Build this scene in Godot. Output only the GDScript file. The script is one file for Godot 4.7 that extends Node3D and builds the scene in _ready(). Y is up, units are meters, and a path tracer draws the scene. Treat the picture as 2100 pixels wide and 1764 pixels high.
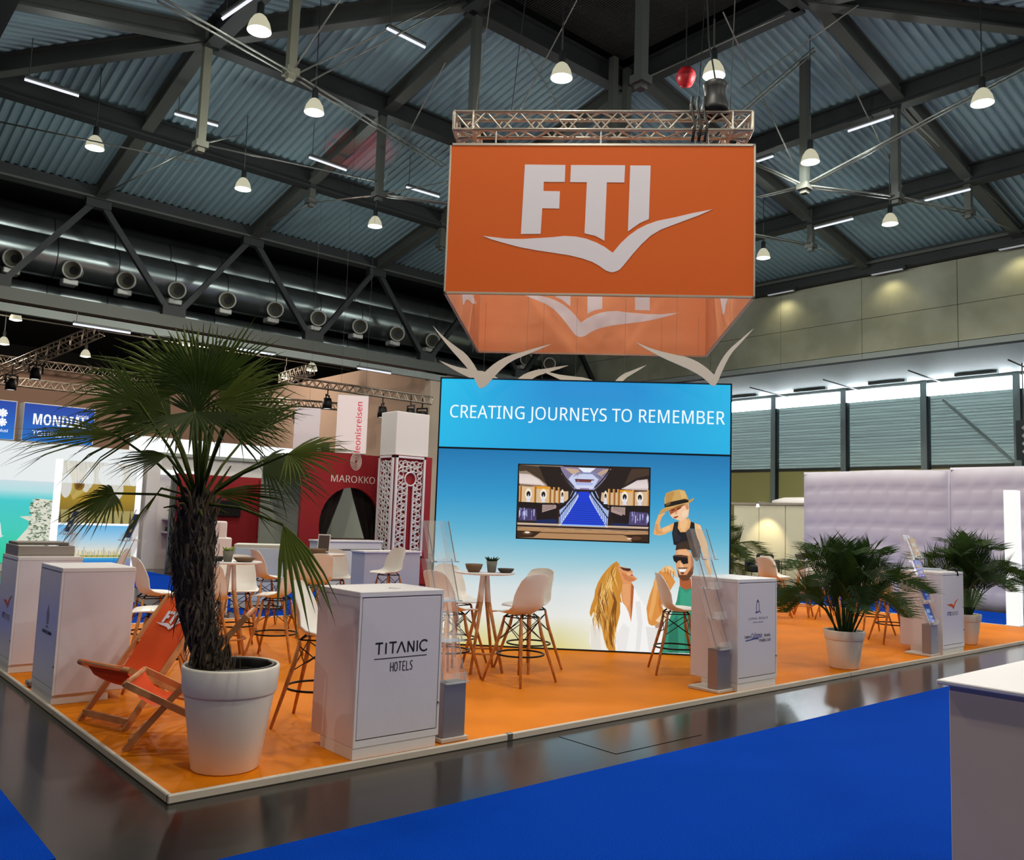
extends Node3D
# Trade-fair stand in an exhibition hall. X runs along the stand's long front edge, -Z into the stand, metres, y up.

const EXPO := 1.0
const GLOW := 1.0 / EXPO
const LAMP := 16.0
const S2 := 0.70710678
const ORD := ["first", "second", "third", "fourth", "fifth", "sixth", "seventh", "eighth", "ninth", "tenth", "eleventh", "twelfth", "thirteenth", "fourteenth", "fifteenth", "sixteenth"]
var M := {}
var taken := {}
var rng := RandomNumberGenerator.new()

# ---------------------------------------------------------------- mesh building
class MB:
	var st := SurfaceTool.new()
	var T := Transform3D()
	func _init():
		st.begin(Mesh.PRIMITIVE_TRIANGLES)
		st.set_smooth_group(-1)
	func smooth(k: int):
		st.set_smooth_group(k)
	func tri(a: Vector3, b: Vector3, c: Vector3):
		st.add_vertex(T * a)
		st.add_vertex(T * c)
		st.add_vertex(T * b)
	func quad(a: Vector3, b: Vector3, c: Vector3, d: Vector3):
		tri(a, b, c)
		tri(a, c, d)
	func otri(a: Vector3, b: Vector3, c: Vector3, o: Vector3):
		if (b - a).cross(c - a).dot((a + b + c) / 3.0 - o) < 0.0:
			tri(a, c, b)
		else:
			tri(a, b, c)
	func oquad(a: Vector3, b: Vector3, c: Vector3, d: Vector3, o: Vector3):
		otri(a, b, c, o)
		otri(a, c, d, o)
	func uvquad(a: Vector3, b: Vector3, c: Vector3, d: Vector3):  # a bottom left, b bottom right, c top right, d top left as seen
		var uv = [Vector2(0, 1), Vector2(1, 1), Vector2(1, 0), Vector2(0, 0)]
		var p = [a, b, c, d]
		for k in [0, 2, 1, 0, 3, 2]:
			st.set_uv(uv[k])
			st.add_vertex(T * p[k])
	func box(c: Vector3, s: Vector3, b := Basis()):
		var h := s * 0.5
		var p = []
		for k in 8:
			p.append(c + b * Vector3(h.x if k & 1 else -h.x, h.y if k & 2 else -h.y, h.z if k & 4 else -h.z))
		for f in [[0, 1, 3, 2], [4, 5, 7, 6], [0, 1, 5, 4], [2, 3, 7, 6], [0, 2, 6, 4], [1, 3, 7, 5]]:
			oquad(p[f[0]], p[f[1]], p[f[2]], p[f[3]], c)
	func bb(x0: float, y0: float, z0: float, x1: float, y1: float, z1: float, ch := 0.0):
		var c := Vector3(x0 + x1, y0 + y1, z0 + z1) * 0.5
		var s := Vector3(x1 - x0, y1 - y0, z1 - z0).abs()
		if ch > 0.0:
			cbox(c, s, ch)
		else:
			box(c, s)
	func cbox(c: Vector3, s: Vector3, ch := 0.004, b := Basis()):
		var h := s * 0.5
		ch = minf(ch, minf(h.x, minf(h.y, h.z)) * 0.6)
		var g := {}
		for i in [-1, 1]:
			for j in [-1, 1]:
				for k in [-1, 1]:
					g[[i, j, k]] = [c + b * Vector3(i * h.x, j * (h.y - ch), k * (h.z - ch)), c + b * Vector3(i * (h.x - ch), j * h.y, k * (h.z - ch)), c + b * Vector3(i * (h.x - ch), j * (h.y - ch), k * h.z)]
					otri(g[[i, j, k]][0], g[[i, j, k]][1], g[[i, j, k]][2], c)
		for i in [-1, 1]:
			oquad(g[[i, -1, -1]][0], g[[i, 1, -1]][0], g[[i, 1, 1]][0], g[[i, -1, 1]][0], c)
			oquad(g[[-1, i, -1]][1], g[[1, i, -1]][1], g[[1, i, 1]][1], g[[-1, i, 1]][1], c)
			oquad(g[[-1, -1, i]][2], g[[1, -1, i]][2], g[[1, 1, i]][2], g[[-1, 1, i]][2], c)
			for j in [-1, 1]:
				oquad(g[[i, j, -1]][0], g[[i, j, 1]][0], g[[i, j, 1]][1], g[[i, j, -1]][1], c)
				oquad(g[[i, -1, j]][0], g[[i, 1, j]][0], g[[i, 1, j]][2], g[[i, -1, j]][2], c)
				oquad(g[[-1, i, j]][1], g[[1, i, j]][1], g[[1, i, j]][2], g[[-1, i, j]][2], c)
	func bar(p: Vector3, q: Vector3, w: float, h: float, up := Vector3.UP):
		var z := (q - p).normalized()
		if absf(z.dot(up)) > 0.98:
			up = Vector3.RIGHT
		var x := up.cross(z).normalized()
		box((p + q) * 0.5, Vector3(w, h, p.distance_to(q)), Basis(x, z.cross(x), z))
	func tube(pts: Array, r, n := 8, caps := true, closed := false):
		var rings = []
		var m := pts.size()
		var nrm := Vector3.ZERO
		for i in m:
			var d: Vector3
			if closed:
				d = (pts[(i + 1) % m] - pts[(i + m - 1) % m]).normalized()
			else:
				d = (pts[mini(i + 1, m - 1)] - pts[maxi(i - 1, 0)]).normalized()
			if nrm == Vector3.ZERO:
				nrm = d.cross(Vector3.UP if absf(d.y) < 0.9 else Vector3.RIGHT).normalized()
			nrm = (nrm - d * nrm.dot(d)).normalized()
			var bi := d.cross(nrm)
			var ring = []
			var rr: float = r[i] if r is Array else r
			for k in n:
				var a := TAU * k / n
				ring.append(pts[i] + (nrm * cos(a) + bi * sin(a)) * rr)
			rings.append(ring)
		for i in (m if closed else m - 1):
			var A = rings[i]
			var B = rings[(i + 1) % m]
			for k in n:
				var l := (k + 1) % n
				quad(A[k], A[l], B[l], B[k])
		if caps and not closed:
			for k in range(1, n - 1):
				tri(rings[0][0], rings[0][k + 1], rings[0][k])
				tri(rings[m - 1][0], rings[m - 1][k], rings[m - 1][k + 1])
	func ring(c: Vector3, rad: float, r: float, n := 28, b := Basis(), k := 6):
		var pts = []
		for i in n:
			var a := TAU * i / n
			pts.append(c + b * Vector3(cos(a) * rad, 0, sin(a) * rad))
		tube(pts, r, k, false, true)
	func lathe(prof: Array, n := 28, c := Vector3.ZERO, b := Basis()):
		for i in prof.size() - 1:
			var p: Vector2 = prof[i]
			var q: Vector2 = prof[i + 1]
			for k in n:
				var a := TAU * k / n
				var e := TAU * (k + 1) / n
				var p0 := c + b * Vector3(cos(a) * p.x, p.y, -sin(a) * p.x)
				var p1 := c + b * Vector3(cos(e) * p.x, p.y, -sin(e) * p.x)
				var q0 := c + b * Vector3(cos(a) * q.x, q.y, -sin(a) * q.x)
				var q1 := c + b * Vector3(cos(e) * q.x, q.y, -sin(e) * q.x)
				if p.x > 1e-5:
					tri(p0, p1, q1)
				if q.x > 1e-5:
					tri(p0, q1, q0)
	func prism(poly: PackedVector2Array, z0: float, z1: float):
		var idx := Geometry2D.triangulate_polygon(poly)
		var cw := Geometry2D.is_polygon_clockwise(poly)
		for i in range(0, idx.size(), 3):
			var a := poly[idx[i]]
			var b := poly[idx[i + 1]]
			var c := poly[idx[i + 2]]
			if (b - a).cross(c - a) < 0.0:
				var t := b
				b = c
				c = t
			tri(Vector3(a.x, a.y, z1), Vector3(b.x, b.y, z1), Vector3(c.x, c.y, z1))
			tri(Vector3(a.x, a.y, z0), Vector3(c.x, c.y, z0), Vector3(b.x, b.y, z0))
		var ccw := 0.0
		for i in poly.size():
			ccw += poly[i].cross(poly[(i + 1) % poly.size()])
		for i in poly.size():
			var a := poly[i]
			var b := poly[(i + 1) % poly.size()]
			if ccw < 0.0:
				var t := a
				a = b
				b = t
			quad(Vector3(a.x, a.y, z0), Vector3(b.x, b.y, z0), Vector3(b.x, b.y, z1), Vector3(a.x, a.y, z1))
	func mesh() -> ArrayMesh:
		st.generate_normals()
		return st.commit()

# ---------------------------------------------------------------- naming and tagging
func numbered(s: String) -> String:
	var n: int = taken.get(s, 0)
	taken[s] = n + 1
	return s if n == 0 else "%s_%03d" % [s, n]

func tag(o: Node, label: String, category: String, group := ""):
	o.set_meta("label", label)
	o.set_meta("category", category)
	o.set_meta("kind", "thing")
	if group != "":
		o.set_meta("group", group)

func thing(called: String, label: String, category: String, at := Vector3.ZERO, turn := 0.0, group := "") -> Node3D:
	var o := Node3D.new()
	o.name = numbered(called)
	add_child(o)
	o.position = at
	o.rotation.y = turn
	tag(o, label, category, group)
	return o

func part(parent: Node, called: String, m: Mesh, mat: Material, label := "") -> MeshInstance3D:
	var o := MeshInstance3D.new()
	o.name = called
	o.mesh = m
	o.material_override = mat
	if label != "":
		o.set_meta("label", label)
	parent.add_child(o, true)
	return o

func single(called: String, label: String, category: String, m: Mesh, mat: Material, group := "") -> MeshInstance3D:
	var o := part(self, numbered(called), m, mat)
	tag(o, label, category, group)
	return o

func struct(called: String, m: Mesh, mat: Material, parent: Node = null) -> MeshInstance3D:
	if parent:
		return part(parent, called, m, mat)
	var o := part(self, numbered(called), m, mat)
	o.set_meta("kind", "structure")
	return o

func dup(o: Node3D, at: Vector3, turn: float, label: String, group := "") -> Node3D:
	var c: Node3D = o.duplicate()
	c.name = numbered(String(o.name).rstrip("_0123456789"))
	add_child(c)
	c.position = at
	c.rotation.y = turn
	c.set_meta("label", label)
	if group != "":
		c.set_meta("group", group)
	return c

# ---------------------------------------------------------------- materials
func mat(c: Color, rough := 0.6, metal := 0.0) -> StandardMaterial3D:
	var m := StandardMaterial3D.new()
	m.albedo_color = c
	m.roughness = rough
	m.metallic = metal
	return m

func rgb(r: int, g: int, b: int) -> Color:
	return Color(r / 255.0, g / 255.0, b / 255.0)

func glow(c: Color, e: float) -> StandardMaterial3D:
	var m := mat(c * 0.4, 0.5)
	m.albedo_color.a = 1.0
	m.emission_enabled = true
	m.emission = c
	m.emission_energy_multiplier = e * GLOW
	return m

func picture(im: Image, e: float) -> StandardMaterial3D:  # a print; lit from behind when e > 0
	var m := StandardMaterial3D.new()
	var t := ImageTexture.create_from_image(im)
	m.roughness = 0.5
	m.texture_repeat = false
	if e > 0.0:
		m.albedo_color = Color(0.05, 0.05, 0.05)
		m.emission_enabled = true
		m.emission = Color.WHITE
		m.emission_operator = BaseMaterial3D.EMISSION_OP_MULTIPLY
		m.emission_texture = t
		m.emission_energy_multiplier = e * GLOW
	else:
		m.albedo_texture = t
	return m

func noise_tex(seed_: int, freq: float, cols: Array, offs: Array, size := 512, oct := 4) -> NoiseTexture2D:
	var n := FastNoiseLite.new()
	n.seed = seed_
	n.frequency = freq
	n.fractal_octaves = oct
	var t := NoiseTexture2D.new()
	t.width = size
	t.height = size
	t.seamless = true
	t.noise = n
	var g := Gradient.new()
	g.offsets = PackedFloat32Array(offs)
	g.colors = PackedColorArray(cols)
	t.color_ramp = g
	return t

func tri_tex(m: StandardMaterial3D, t: Texture2D, scale: Vector3):
	m.albedo_texture = t
	m.uv1_triplanar = true
	m.uv1_world_triplanar = true
	m.uv1_scale = scale

func materials():
	M.white = mat(rgb(232, 228, 230), 0.35)
	M.white_matt = mat(rgb(226, 224, 222), 0.7)
	M.shell = mat(rgb(236, 232, 226), 0.38)
	M.panel = mat(rgb(224, 218, 226), 0.3)
	M.gap = mat(rgb(52, 46, 56), 0.7)
	M.ink = mat(rgb(24, 22, 26), 0.5)
	M.ink_blue = mat(rgb(52, 60, 130), 0.5)
	M.ink_grey = mat(rgb(150, 145, 158), 0.6)
	M.ink_orange = mat(rgb(216, 92, 24), 0.5)
	M.black = mat(rgb(14, 14, 15), 0.5)
	M.black_wire = mat(rgb(20, 19, 19), 0.4, 0.5)
	M.pot = mat(rgb(244, 236, 222), 0.5)
	M.soil = mat(rgb(14, 13, 12), 0.9)
	M.orange_floor = mat(rgb(222, 126, 14), 0.55)
	M.orange_floor.metallic_specular = 0.18
	tri_tex(M.orange_floor, noise_tex(3, 0.01, [rgb(240, 240, 240), rgb(255, 255, 255)], [0.2, 0.8], 256, 3), Vector3(0.3, 0.3, 0.3))
	M.edge = mat(rgb(206, 196, 184), 0.5)
	M.metal = mat(rgb(150, 146, 142), 0.35, 0.8)
	M.alu = mat(rgb(196, 186, 172), 0.35, 0.75)
	M.floor = mat(rgb(255, 255, 255), 0.17)
	tri_tex(M.floor, noise_tex(11, 0.008, [rgb(24, 23, 22), rgb(32, 30, 29), rgb(44, 41, 38)], [0.2, 0.5, 0.85], 512, 5), Vector3(0.11, 0.11, 0.11))
	M.floor.metallic_specular = 0.5
	M.carpet = mat(rgb(255, 255, 255), 0.95)
	tri_tex(M.carpet, noise_tex(5, 0.2, [rgb(2, 52, 150), rgb(6, 66, 180)], [0.3, 0.7], 256, 3), Vector3(2, 2, 2))
	M.carpet.metallic_specular = 0.1
	M.steel = mat(rgb(84, 86, 80), 0.5, 0.2)
	M.steel_dark = mat(rgb(44, 46, 46), 0.55, 0.2)
	M.steel_pale = mat(rgb(150, 148, 128), 0.45, 0.3)
	M.rod = mat(rgb(150, 150, 140), 0.35, 0.6)
	M.deck = mat(rgb(150, 176, 182), 0.5, 0.1)
	M.net = mat(rgb(74, 74, 70), 0.6, 0.3)
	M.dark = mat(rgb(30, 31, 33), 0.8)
	M.duct = mat(rgb(150, 158, 156), 0.28, 0.85)
	M.duct_seam = mat(rgb(70, 76, 76), 0.4, 0.7)
	M.nozzle = mat(rgb(206, 202, 194), 0.4, 0.2)
	M.fascia = mat(rgb(150, 158, 154), 0.7)
	M.concrete = mat(Color.WHITE, 0.85)
	tri_tex(M.concrete, noise_tex(21, 0.006, [rgb(146, 146, 124), rgb(158, 158, 136), rgb(170, 170, 150)], [0.2, 0.5, 0.9], 512, 5), Vector3(0.12, 0.12, 0.12))
	M.soffit = mat(rgb(214, 222, 222), 0.6)
	M.shutter = mat(rgb(150, 164, 162), 0.7)
	M.blind = mat(rgb(158, 168, 166), 0.7)
	M.blind.backlight_enabled = true
	M.blind.backlight = rgb(122, 130, 128)
	M.yellow_wall = mat(rgb(206, 202, 132), 0.8)
	M.brown_wall = mat(rgb(156, 130, 114), 0.85)
	M.far_wall = mat(rgb(186, 162, 144), 0.85)
	M.wood = mat(rgb(222, 152, 86), 0.45)
	tri_tex(M.wood, noise_tex(31, 0.02, [rgb(190, 190, 190), rgb(255, 255, 255)], [0.3, 0.7], 256, 3), Vector3(6, 1.2, 6))
	M.wood_deck = mat(rgb(214, 152, 98), 0.5)
	tri_tex(M.wood_deck, noise_tex(33, 0.02, [rgb(232, 226, 220), rgb(255, 255, 255)], [0.3, 0.7], 256, 3), Vector3(1.5, 1.5, 1.5))
	M.canvas = mat(rgb(226, 80, 16), 0.85)
	M.orange_fabric = mat(rgb(226, 102, 24), 0.75)
	M.orange_fabric.backlight_enabled = true
	M.orange_fabric.backlight = rgb(150, 70, 30)
	M.orange_back = mat(rgb(232, 156, 112), 0.8)
	M.logo_white = mat(rgb(226, 222, 232), 0.75)
	M.bird = mat(rgb(226, 220, 210), 0.7)
	M.leaf = [mat(rgb(54, 66, 24), 0.45), mat(rgb(74, 84, 30), 0.42), mat(rgb(40, 52, 22), 0.5)]
	M.areca = [mat(rgb(36, 54, 30), 0.5), mat(rgb(54, 74, 42), 0.5), mat(rgb(26, 42, 24), 0.5)]
	for m in M.leaf + M.areca:
		m.backlight_enabled = true
		m.backlight = Color(0.16, 0.24, 0.05)
		m.metallic_specular = 0.22
		m.roughness = 0.6
	M.dry_leaf = mat(rgb(120, 100, 54), 0.7)
	M.bark = mat(rgb(62, 52, 42), 0.95)
	tri_tex(M.bark, noise_tex(41, 0.03, [rgb(120, 110, 100), rgb(255, 245, 235)], [0.3, 0.75], 256, 4), Vector3(5, 2, 5))
	M.fibre = mat(rgb(84, 72, 58), 0.9)
	M.plinth_grey = mat(rgb(148, 144, 152), 0.4, 0.45)
	M.acrylic = mat(Color(0.9, 0.9, 0.9, 0.16), 0.2)
	M.acrylic.transparency = BaseMaterial3D.TRANSPARENCY_ALPHA
	M.acrylic_matt = mat(Color(0.9, 0.9, 0.9, 0.2), 0.4)
	M.acrylic_matt.transparency = BaseMaterial3D.TRANSPARENCY_ALPHA
	M.acrylic_edge = mat(rgb(150, 152, 156), 0.2)
	M.glass = mat(Color(1, 1, 1, 0.06), 0.05)
	M.glass.transparency = BaseMaterial3D.TRANSPARENCY_ALPHA
	M.red = mat(rgb(150, 14, 26), 0.7)
	M.curtain = mat(rgb(26, 18, 16), 0.95)
	M.bowl = mat(rgb(112, 82, 54), 0.6)
	M.bowl_dark = mat(rgb(62, 54, 46), 0.6)
	M.clay = mat(rgb(110, 108, 98), 0.8)
	M.lamp_body = mat(rgb(120, 118, 100), 0.5, 0.3)
	M.lamp_glass = glow(rgb(255, 250, 232), 1.6)
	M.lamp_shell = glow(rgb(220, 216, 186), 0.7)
	M.tube = glow(rgb(240, 244, 255), 1.0)
	M.tube_off = glow(rgb(200, 206, 210), 0.45)
	M.inflatable = mat(rgb(204, 202, 218), 0.75)
	M.light_white = glow(rgb(250, 252, 255), 1.1)
	M.sign_dark = mat(rgb(22, 40, 46), 0.4)
	M.red_gloss = mat(rgb(190, 28, 34), 0.4)

# ---------------------------------------------------------------- start
func _ready():
	rng.seed = 7
	var cam := Camera3D.new()
	cam.name = "camera"
	cam.position = Vector3(-1.851, 1.64, 4.948)
	cam.rotation = Vector3(0.102916, -0.712431, 0.034395)
	cam.fov = 53.15
	cam.near = 0.05
	cam.far = 300.0
	add_child(cam)
	var we := WorldEnvironment.new()
	we.name = "environment"
	var e := Environment.new()
	e.background_mode = Environment.BG_COLOR
	e.background_color = Color(0.93, 0.97, 1.0)
	e.background_energy_multiplier = 20.0
	e.tonemap_mode = Environment.TONE_MAPPER_LINEAR
	e.tonemap_exposure = EXPO
	e.sdfgi_enabled = true
	e.ssao_enabled = true
	e.ssil_enabled = true
	we.environment = e
	add_child(we)
	materials()
	hall()
	roof()
	gallery()
	neighbour_hall()
	lamps()
	stand()
	light_wall()
	hanging_sign()
	counters()
	stools()
	deck_chairs()
	plants()
	brochure_stands()
	booths()
	far_right()

func omni(name_: String, at: Vector3, energy: float, col: Color, size := 0.1, parent: Node = null):
	var l := OmniLight3D.new()
	l.name = name_
	l.position = at
	l.light_energy = energy
	l.light_color = col
	l.light_size = size
	l.omni_range = 60.0
	l.omni_attenuation = 2.0
	l.shadow_enabled = true
	(parent if parent else self).add_child(l, true)

func spot(name_: String, at: Vector3, towards: Vector3, energy: float, col: Color, angle: float, size := 0.06, parent: Node = null):
	var l := SpotLight3D.new()
	l.name = name_
	l.light_energy = energy
	l.light_color = col
	l.light_size = size
	l.spot_angle = angle
	l.spot_angle_attenuation = 0.6
	l.spot_range = 60.0
	l.spot_attenuation = 2.0
	l.shadow_enabled = true
	var d := towards.normalized()
	l.transform = Transform3D(Basis.looking_at(d, Vector3.UP if absf(d.y) < 0.95 else Vector3.RIGHT), at)
	(parent if parent else self).add_child(l, true)

# ---------------------------------------------------------------- hall shell
const XL := -3.4
const XR := 30.5
const ZB := -25.75
const ZF := 8.15
const HE := 12.34
const PITCH := 0.2
const INS := 14.0

func deck_h(x: float, z: float) -> float:
	return HE + PITCH * clampf(minf(minf(x - XL, XR - x), minf(z - ZB, ZF - z)), 0.0, INS)

func hall():
	var b := MB.new()
	b.bb(-32, -0.3, -62, 42, 0, 32)
	struct("floor", b.mesh(), M.floor)
	for c in [["aisle", -40.0, 0.9, 40.0, 3.9], ["side aisle", -3.6, -7.0, -0.671, 0.46], ["back aisle", -3.6, -11.4, 3.1, -7.55], ["back aisle", 4.0, -11.7, 15.2, -7.55], ["cross aisle", 4.0, -24.0, 5.67, -12.4], ["side aisle", 15.6, -12.0, 18.3, 0.6]]:
		b = MB.new()
		b.bb(maxf(c[1], -31.0), 0.0, c[2], minf(c[3], 36.0), 0.006, c[4])
		struct("floor_carpet", b.mesh(), M.carpet)
	# far shell that closes the building behind the camera and beyond the bay
	b = MB.new()
	b.bb(-32.3, 0, -62, -32, 16, 32)
	struct("wall_left", b.mesh(), M.far_wall)
	b = MB.new()
	b.bb(-32, 0, 32, 42, 16, 32.3)
	struct("wall_front", b.mesh(), M.far_wall)
	b = MB.new()
	b.bb(-32, 12.4, -26.0, XL, 12.7, 32)
	b.bb(XL, 12.4, ZF, 37.4, 12.7, 32)
	b.bb(XR, 12.4, -62, 37.4, 12.7, ZF)
	b.bb(-32, 12.4, -62, XR, 12.7, -26.0)
	b.bb(XL - 0.3, 15.9, ZB - 0.3, XR + 0.3, 16.2, ZF + 0.3)
	b.bb(XL - 0.4, 12.6, ZB - 0.4, XL, 16, ZF + 0.4)
	b.bb(XR, 12.6, ZB - 0.4, XR + 0.4, 16, ZF + 0.4)
	b.bb(XL, 12.6, ZB - 0.4, XR, 16, ZB)
	b.bb(XL, 12.6, ZF, XR, 16, ZF + 0.4)
	struct("roof", b.mesh(), M.dark)
	# wall plane along X: truss, ducts, then the solid wall right of the opening
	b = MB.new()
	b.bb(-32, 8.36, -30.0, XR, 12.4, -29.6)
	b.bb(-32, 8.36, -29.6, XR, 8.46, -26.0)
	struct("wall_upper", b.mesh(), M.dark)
	b = MB.new()
	b.bb(-32, 7.6, ZB - 0.12, XR, 7.87, ZB + 0.06)
	struct("trim_1", b.mesh(), M.fascia)
	b = MB.new()
	b.bb(19.85, 0, -26.2, 20.75, 7.6, ZB, 0.01)
	struct("wall_pier", b.mesh(), mat(rgb(196, 178, 158), 0.8))
	b = MB.new()
	b.bb(20.75, 0, -26.2, 37.2, 8.36, -25.8)
	struct("wall_back", b.mesh(), M.brown_wall)
	# truss
	var truss := Node3D.new()
	truss.name = numbered("wall_truss")
	truss.set_meta("kind", "structure")
	add_child(truss)
	b = MB.new()
	b.bb(-32, 11.95, ZB - 0.17, XR, 12.32, ZB + 0.17)
	part(truss, "top_chord", b.mesh(), M.steel_dark)
	b = MB.new()
	b.bb(-32, 11.88, ZB - 0.25, XR, 11.95, ZB + 0.25)
	part(truss, "chord_flange", b.mesh(), M.steel)
	b = MB.new()
	b.bb(-32, 7.95, ZB - 0.2, XR, 8.36, ZB + 0.2)
	part(truss, "bottom_chord", b.mesh(), M.steel)
	for k in 7:
		var xt := -5.2 + 5.5 * k
		for s in [-1, 1]:
			b = MB.new()
			b.bar(Vector3(xt, 11.95, ZB), Vector3(xt + s * 2.75, 8.3, ZB), 0.2, 0.2, Vector3.BACK)
			part(truss, "diagonal", b.mesh(), M.steel_dark)
		b = MB.new()
		b.bb(xt - 0.4, 11.6, ZB - 0.14, xt + 0.4, 11.95, ZB + 0.14)
		b.bb(xt + 2.35, 8.3, ZB - 0.14, xt + 3.15, 8.75, ZB + 0.14)
		part(truss, "gusset", b.mesh(), M.steel_dark)
	# ducts behind the truss
	var specs = [[11.05, -28.4, 0.66, "upper"], [10.15, -27.75, 0.74, "middle"], [8.95, -28.5, 0.36, "lower"]]
	for s in specs:
		b = MB.new()
		b.smooth(1)
		b.tube([Vector3(-20, s[0], s[1]), Vector3(30.4, s[0], s[1])], s[2], 28, false)
		var d := single("air_duct", "long round sheet metal duct, the %s of three behind the roof truss" % s[3], "duct", b.mesh(), M.duct, "ducts behind the truss")
		for k in 20:
			b = MB.new()
			b.smooth(1)
			b.ring(Vector3(-9.0 + 2.0 * k, s[0], s[1]), s[2] + 0.004, 0.018, 28, Basis(Vector3.BACK, PI / 2), 5)
			part(d, "seam", b.mesh(), M.duct_seam)
	var nx = [3.66, 5.45, 7.22, 9.02, 10.94, 12.91, 14.82, 16.8, 18.7, 20.63, 26.4, 28.0]
	var first: Node3D
	for k in nx.size():
		var at := Vector3(nx[k], 9.62, -26.85)
		var lab := "round steel jet nozzle on the middle duct, %s along from the fan palm" % ORD[k]
		if k == 0:
			first = thing("air_nozzle", lab, "air nozzle", at, 0.0, "jet nozzles on the duct")
			var ax := Vector3(-0.5, -0.12, 0.86).normalized()
			var tilt := Basis(ax.cross(Vector3.UP).normalized(), ax, ax.cross(Vector3.UP).normalized().cross(ax))
			b = MB.new()
			b.smooth(1)
			b.lathe([Vector2(0.13, -0.16), Vector2(0.17, -0.1), Vector2(0.27, 0.04)], 24, Vector3.ZERO, tilt)
			part(first, "cone", b.mesh(), M.lamp_body)
			b = MB.new()
			b.smooth(1)
			b.lathe([Vector2(0.27, 0.04), Vector2(0.285, 0.07), Vector2(0.32, 0.075), Vector2(0.335, 0.05), Vector2(0.33, 0.0), Vector2(0.25, -0.12), Vector2(0.22, -0.5)], 24, Vector3.ZERO, tilt)
			part(first, "rim", b.mesh(), M.nozzle)
			b = MB.new()
			b.lathe([Vector2(0.14, -0.13), Vector2(0.0, -0.135)], 20, Vector3.ZERO, tilt)
			part(first, "throat", b.mesh(), M.black)
			b = MB.new()
			b.bb(-0.25, -0.5, -0.55, 0.25, -0.3, -0.1, 0.03)
			part(first, "bracket", b.mesh(), M.nozzle)
		else:
			dup(first, at, 0.0, lab)

func strip_deck(o: Vector3, u: Vector3, v: Vector3, length: float) -> ArrayMesh:
	# corrugated sheet: ribs run up the slope from the eaves
	var b := MB.new()
	var step := 0.26
	var n := int(length / step)
	for i in n:
		var u0 := i * step
		var prof = [Vector2(u0, 0), Vector2(u0 + 0.1, 0), Vector2(u0 + 0.13, 0.075), Vector2(u0 + 0.23, 0.075), Vector2(u0 + step, 0)]
		for k in 4:
			var a: Vector2 = prof[k]
			var c: Vector2 = prof[k + 1]
			var va := maxf(0.02, minf(INS, minf(a.x, length - a.x)))
			var vc := maxf(0.02, minf(INS, minf(c.x, length - c.x)))
			b.quad(o + u * a.x + Vector3.UP * a.y, o + u * c.x + Vector3.UP * c.y, o + u * c.x + Vector3.UP * c.y + v * vc, o + u * a.x + Vector3.UP * a.y + v * va)
	return b.mesh()

func beam(called: String, p: Vector3, q: Vector3, depth := 0.5, w := 0.3):
	var b := MB.new()
	var d := Vector3.DOWN
	b.bar(p + d * depth * 0.5, q + d * depth * 0.5, 0.14, depth)
	b.bar(p + d * 0.03, q + d * 0.03, w, 0.06)
	b.bar(p + d * depth, q + d * depth, w, 0.06)
	struct(called, b.mesh(), M.steel_dark if called == "purlin_beam" else M.steel)

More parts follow.
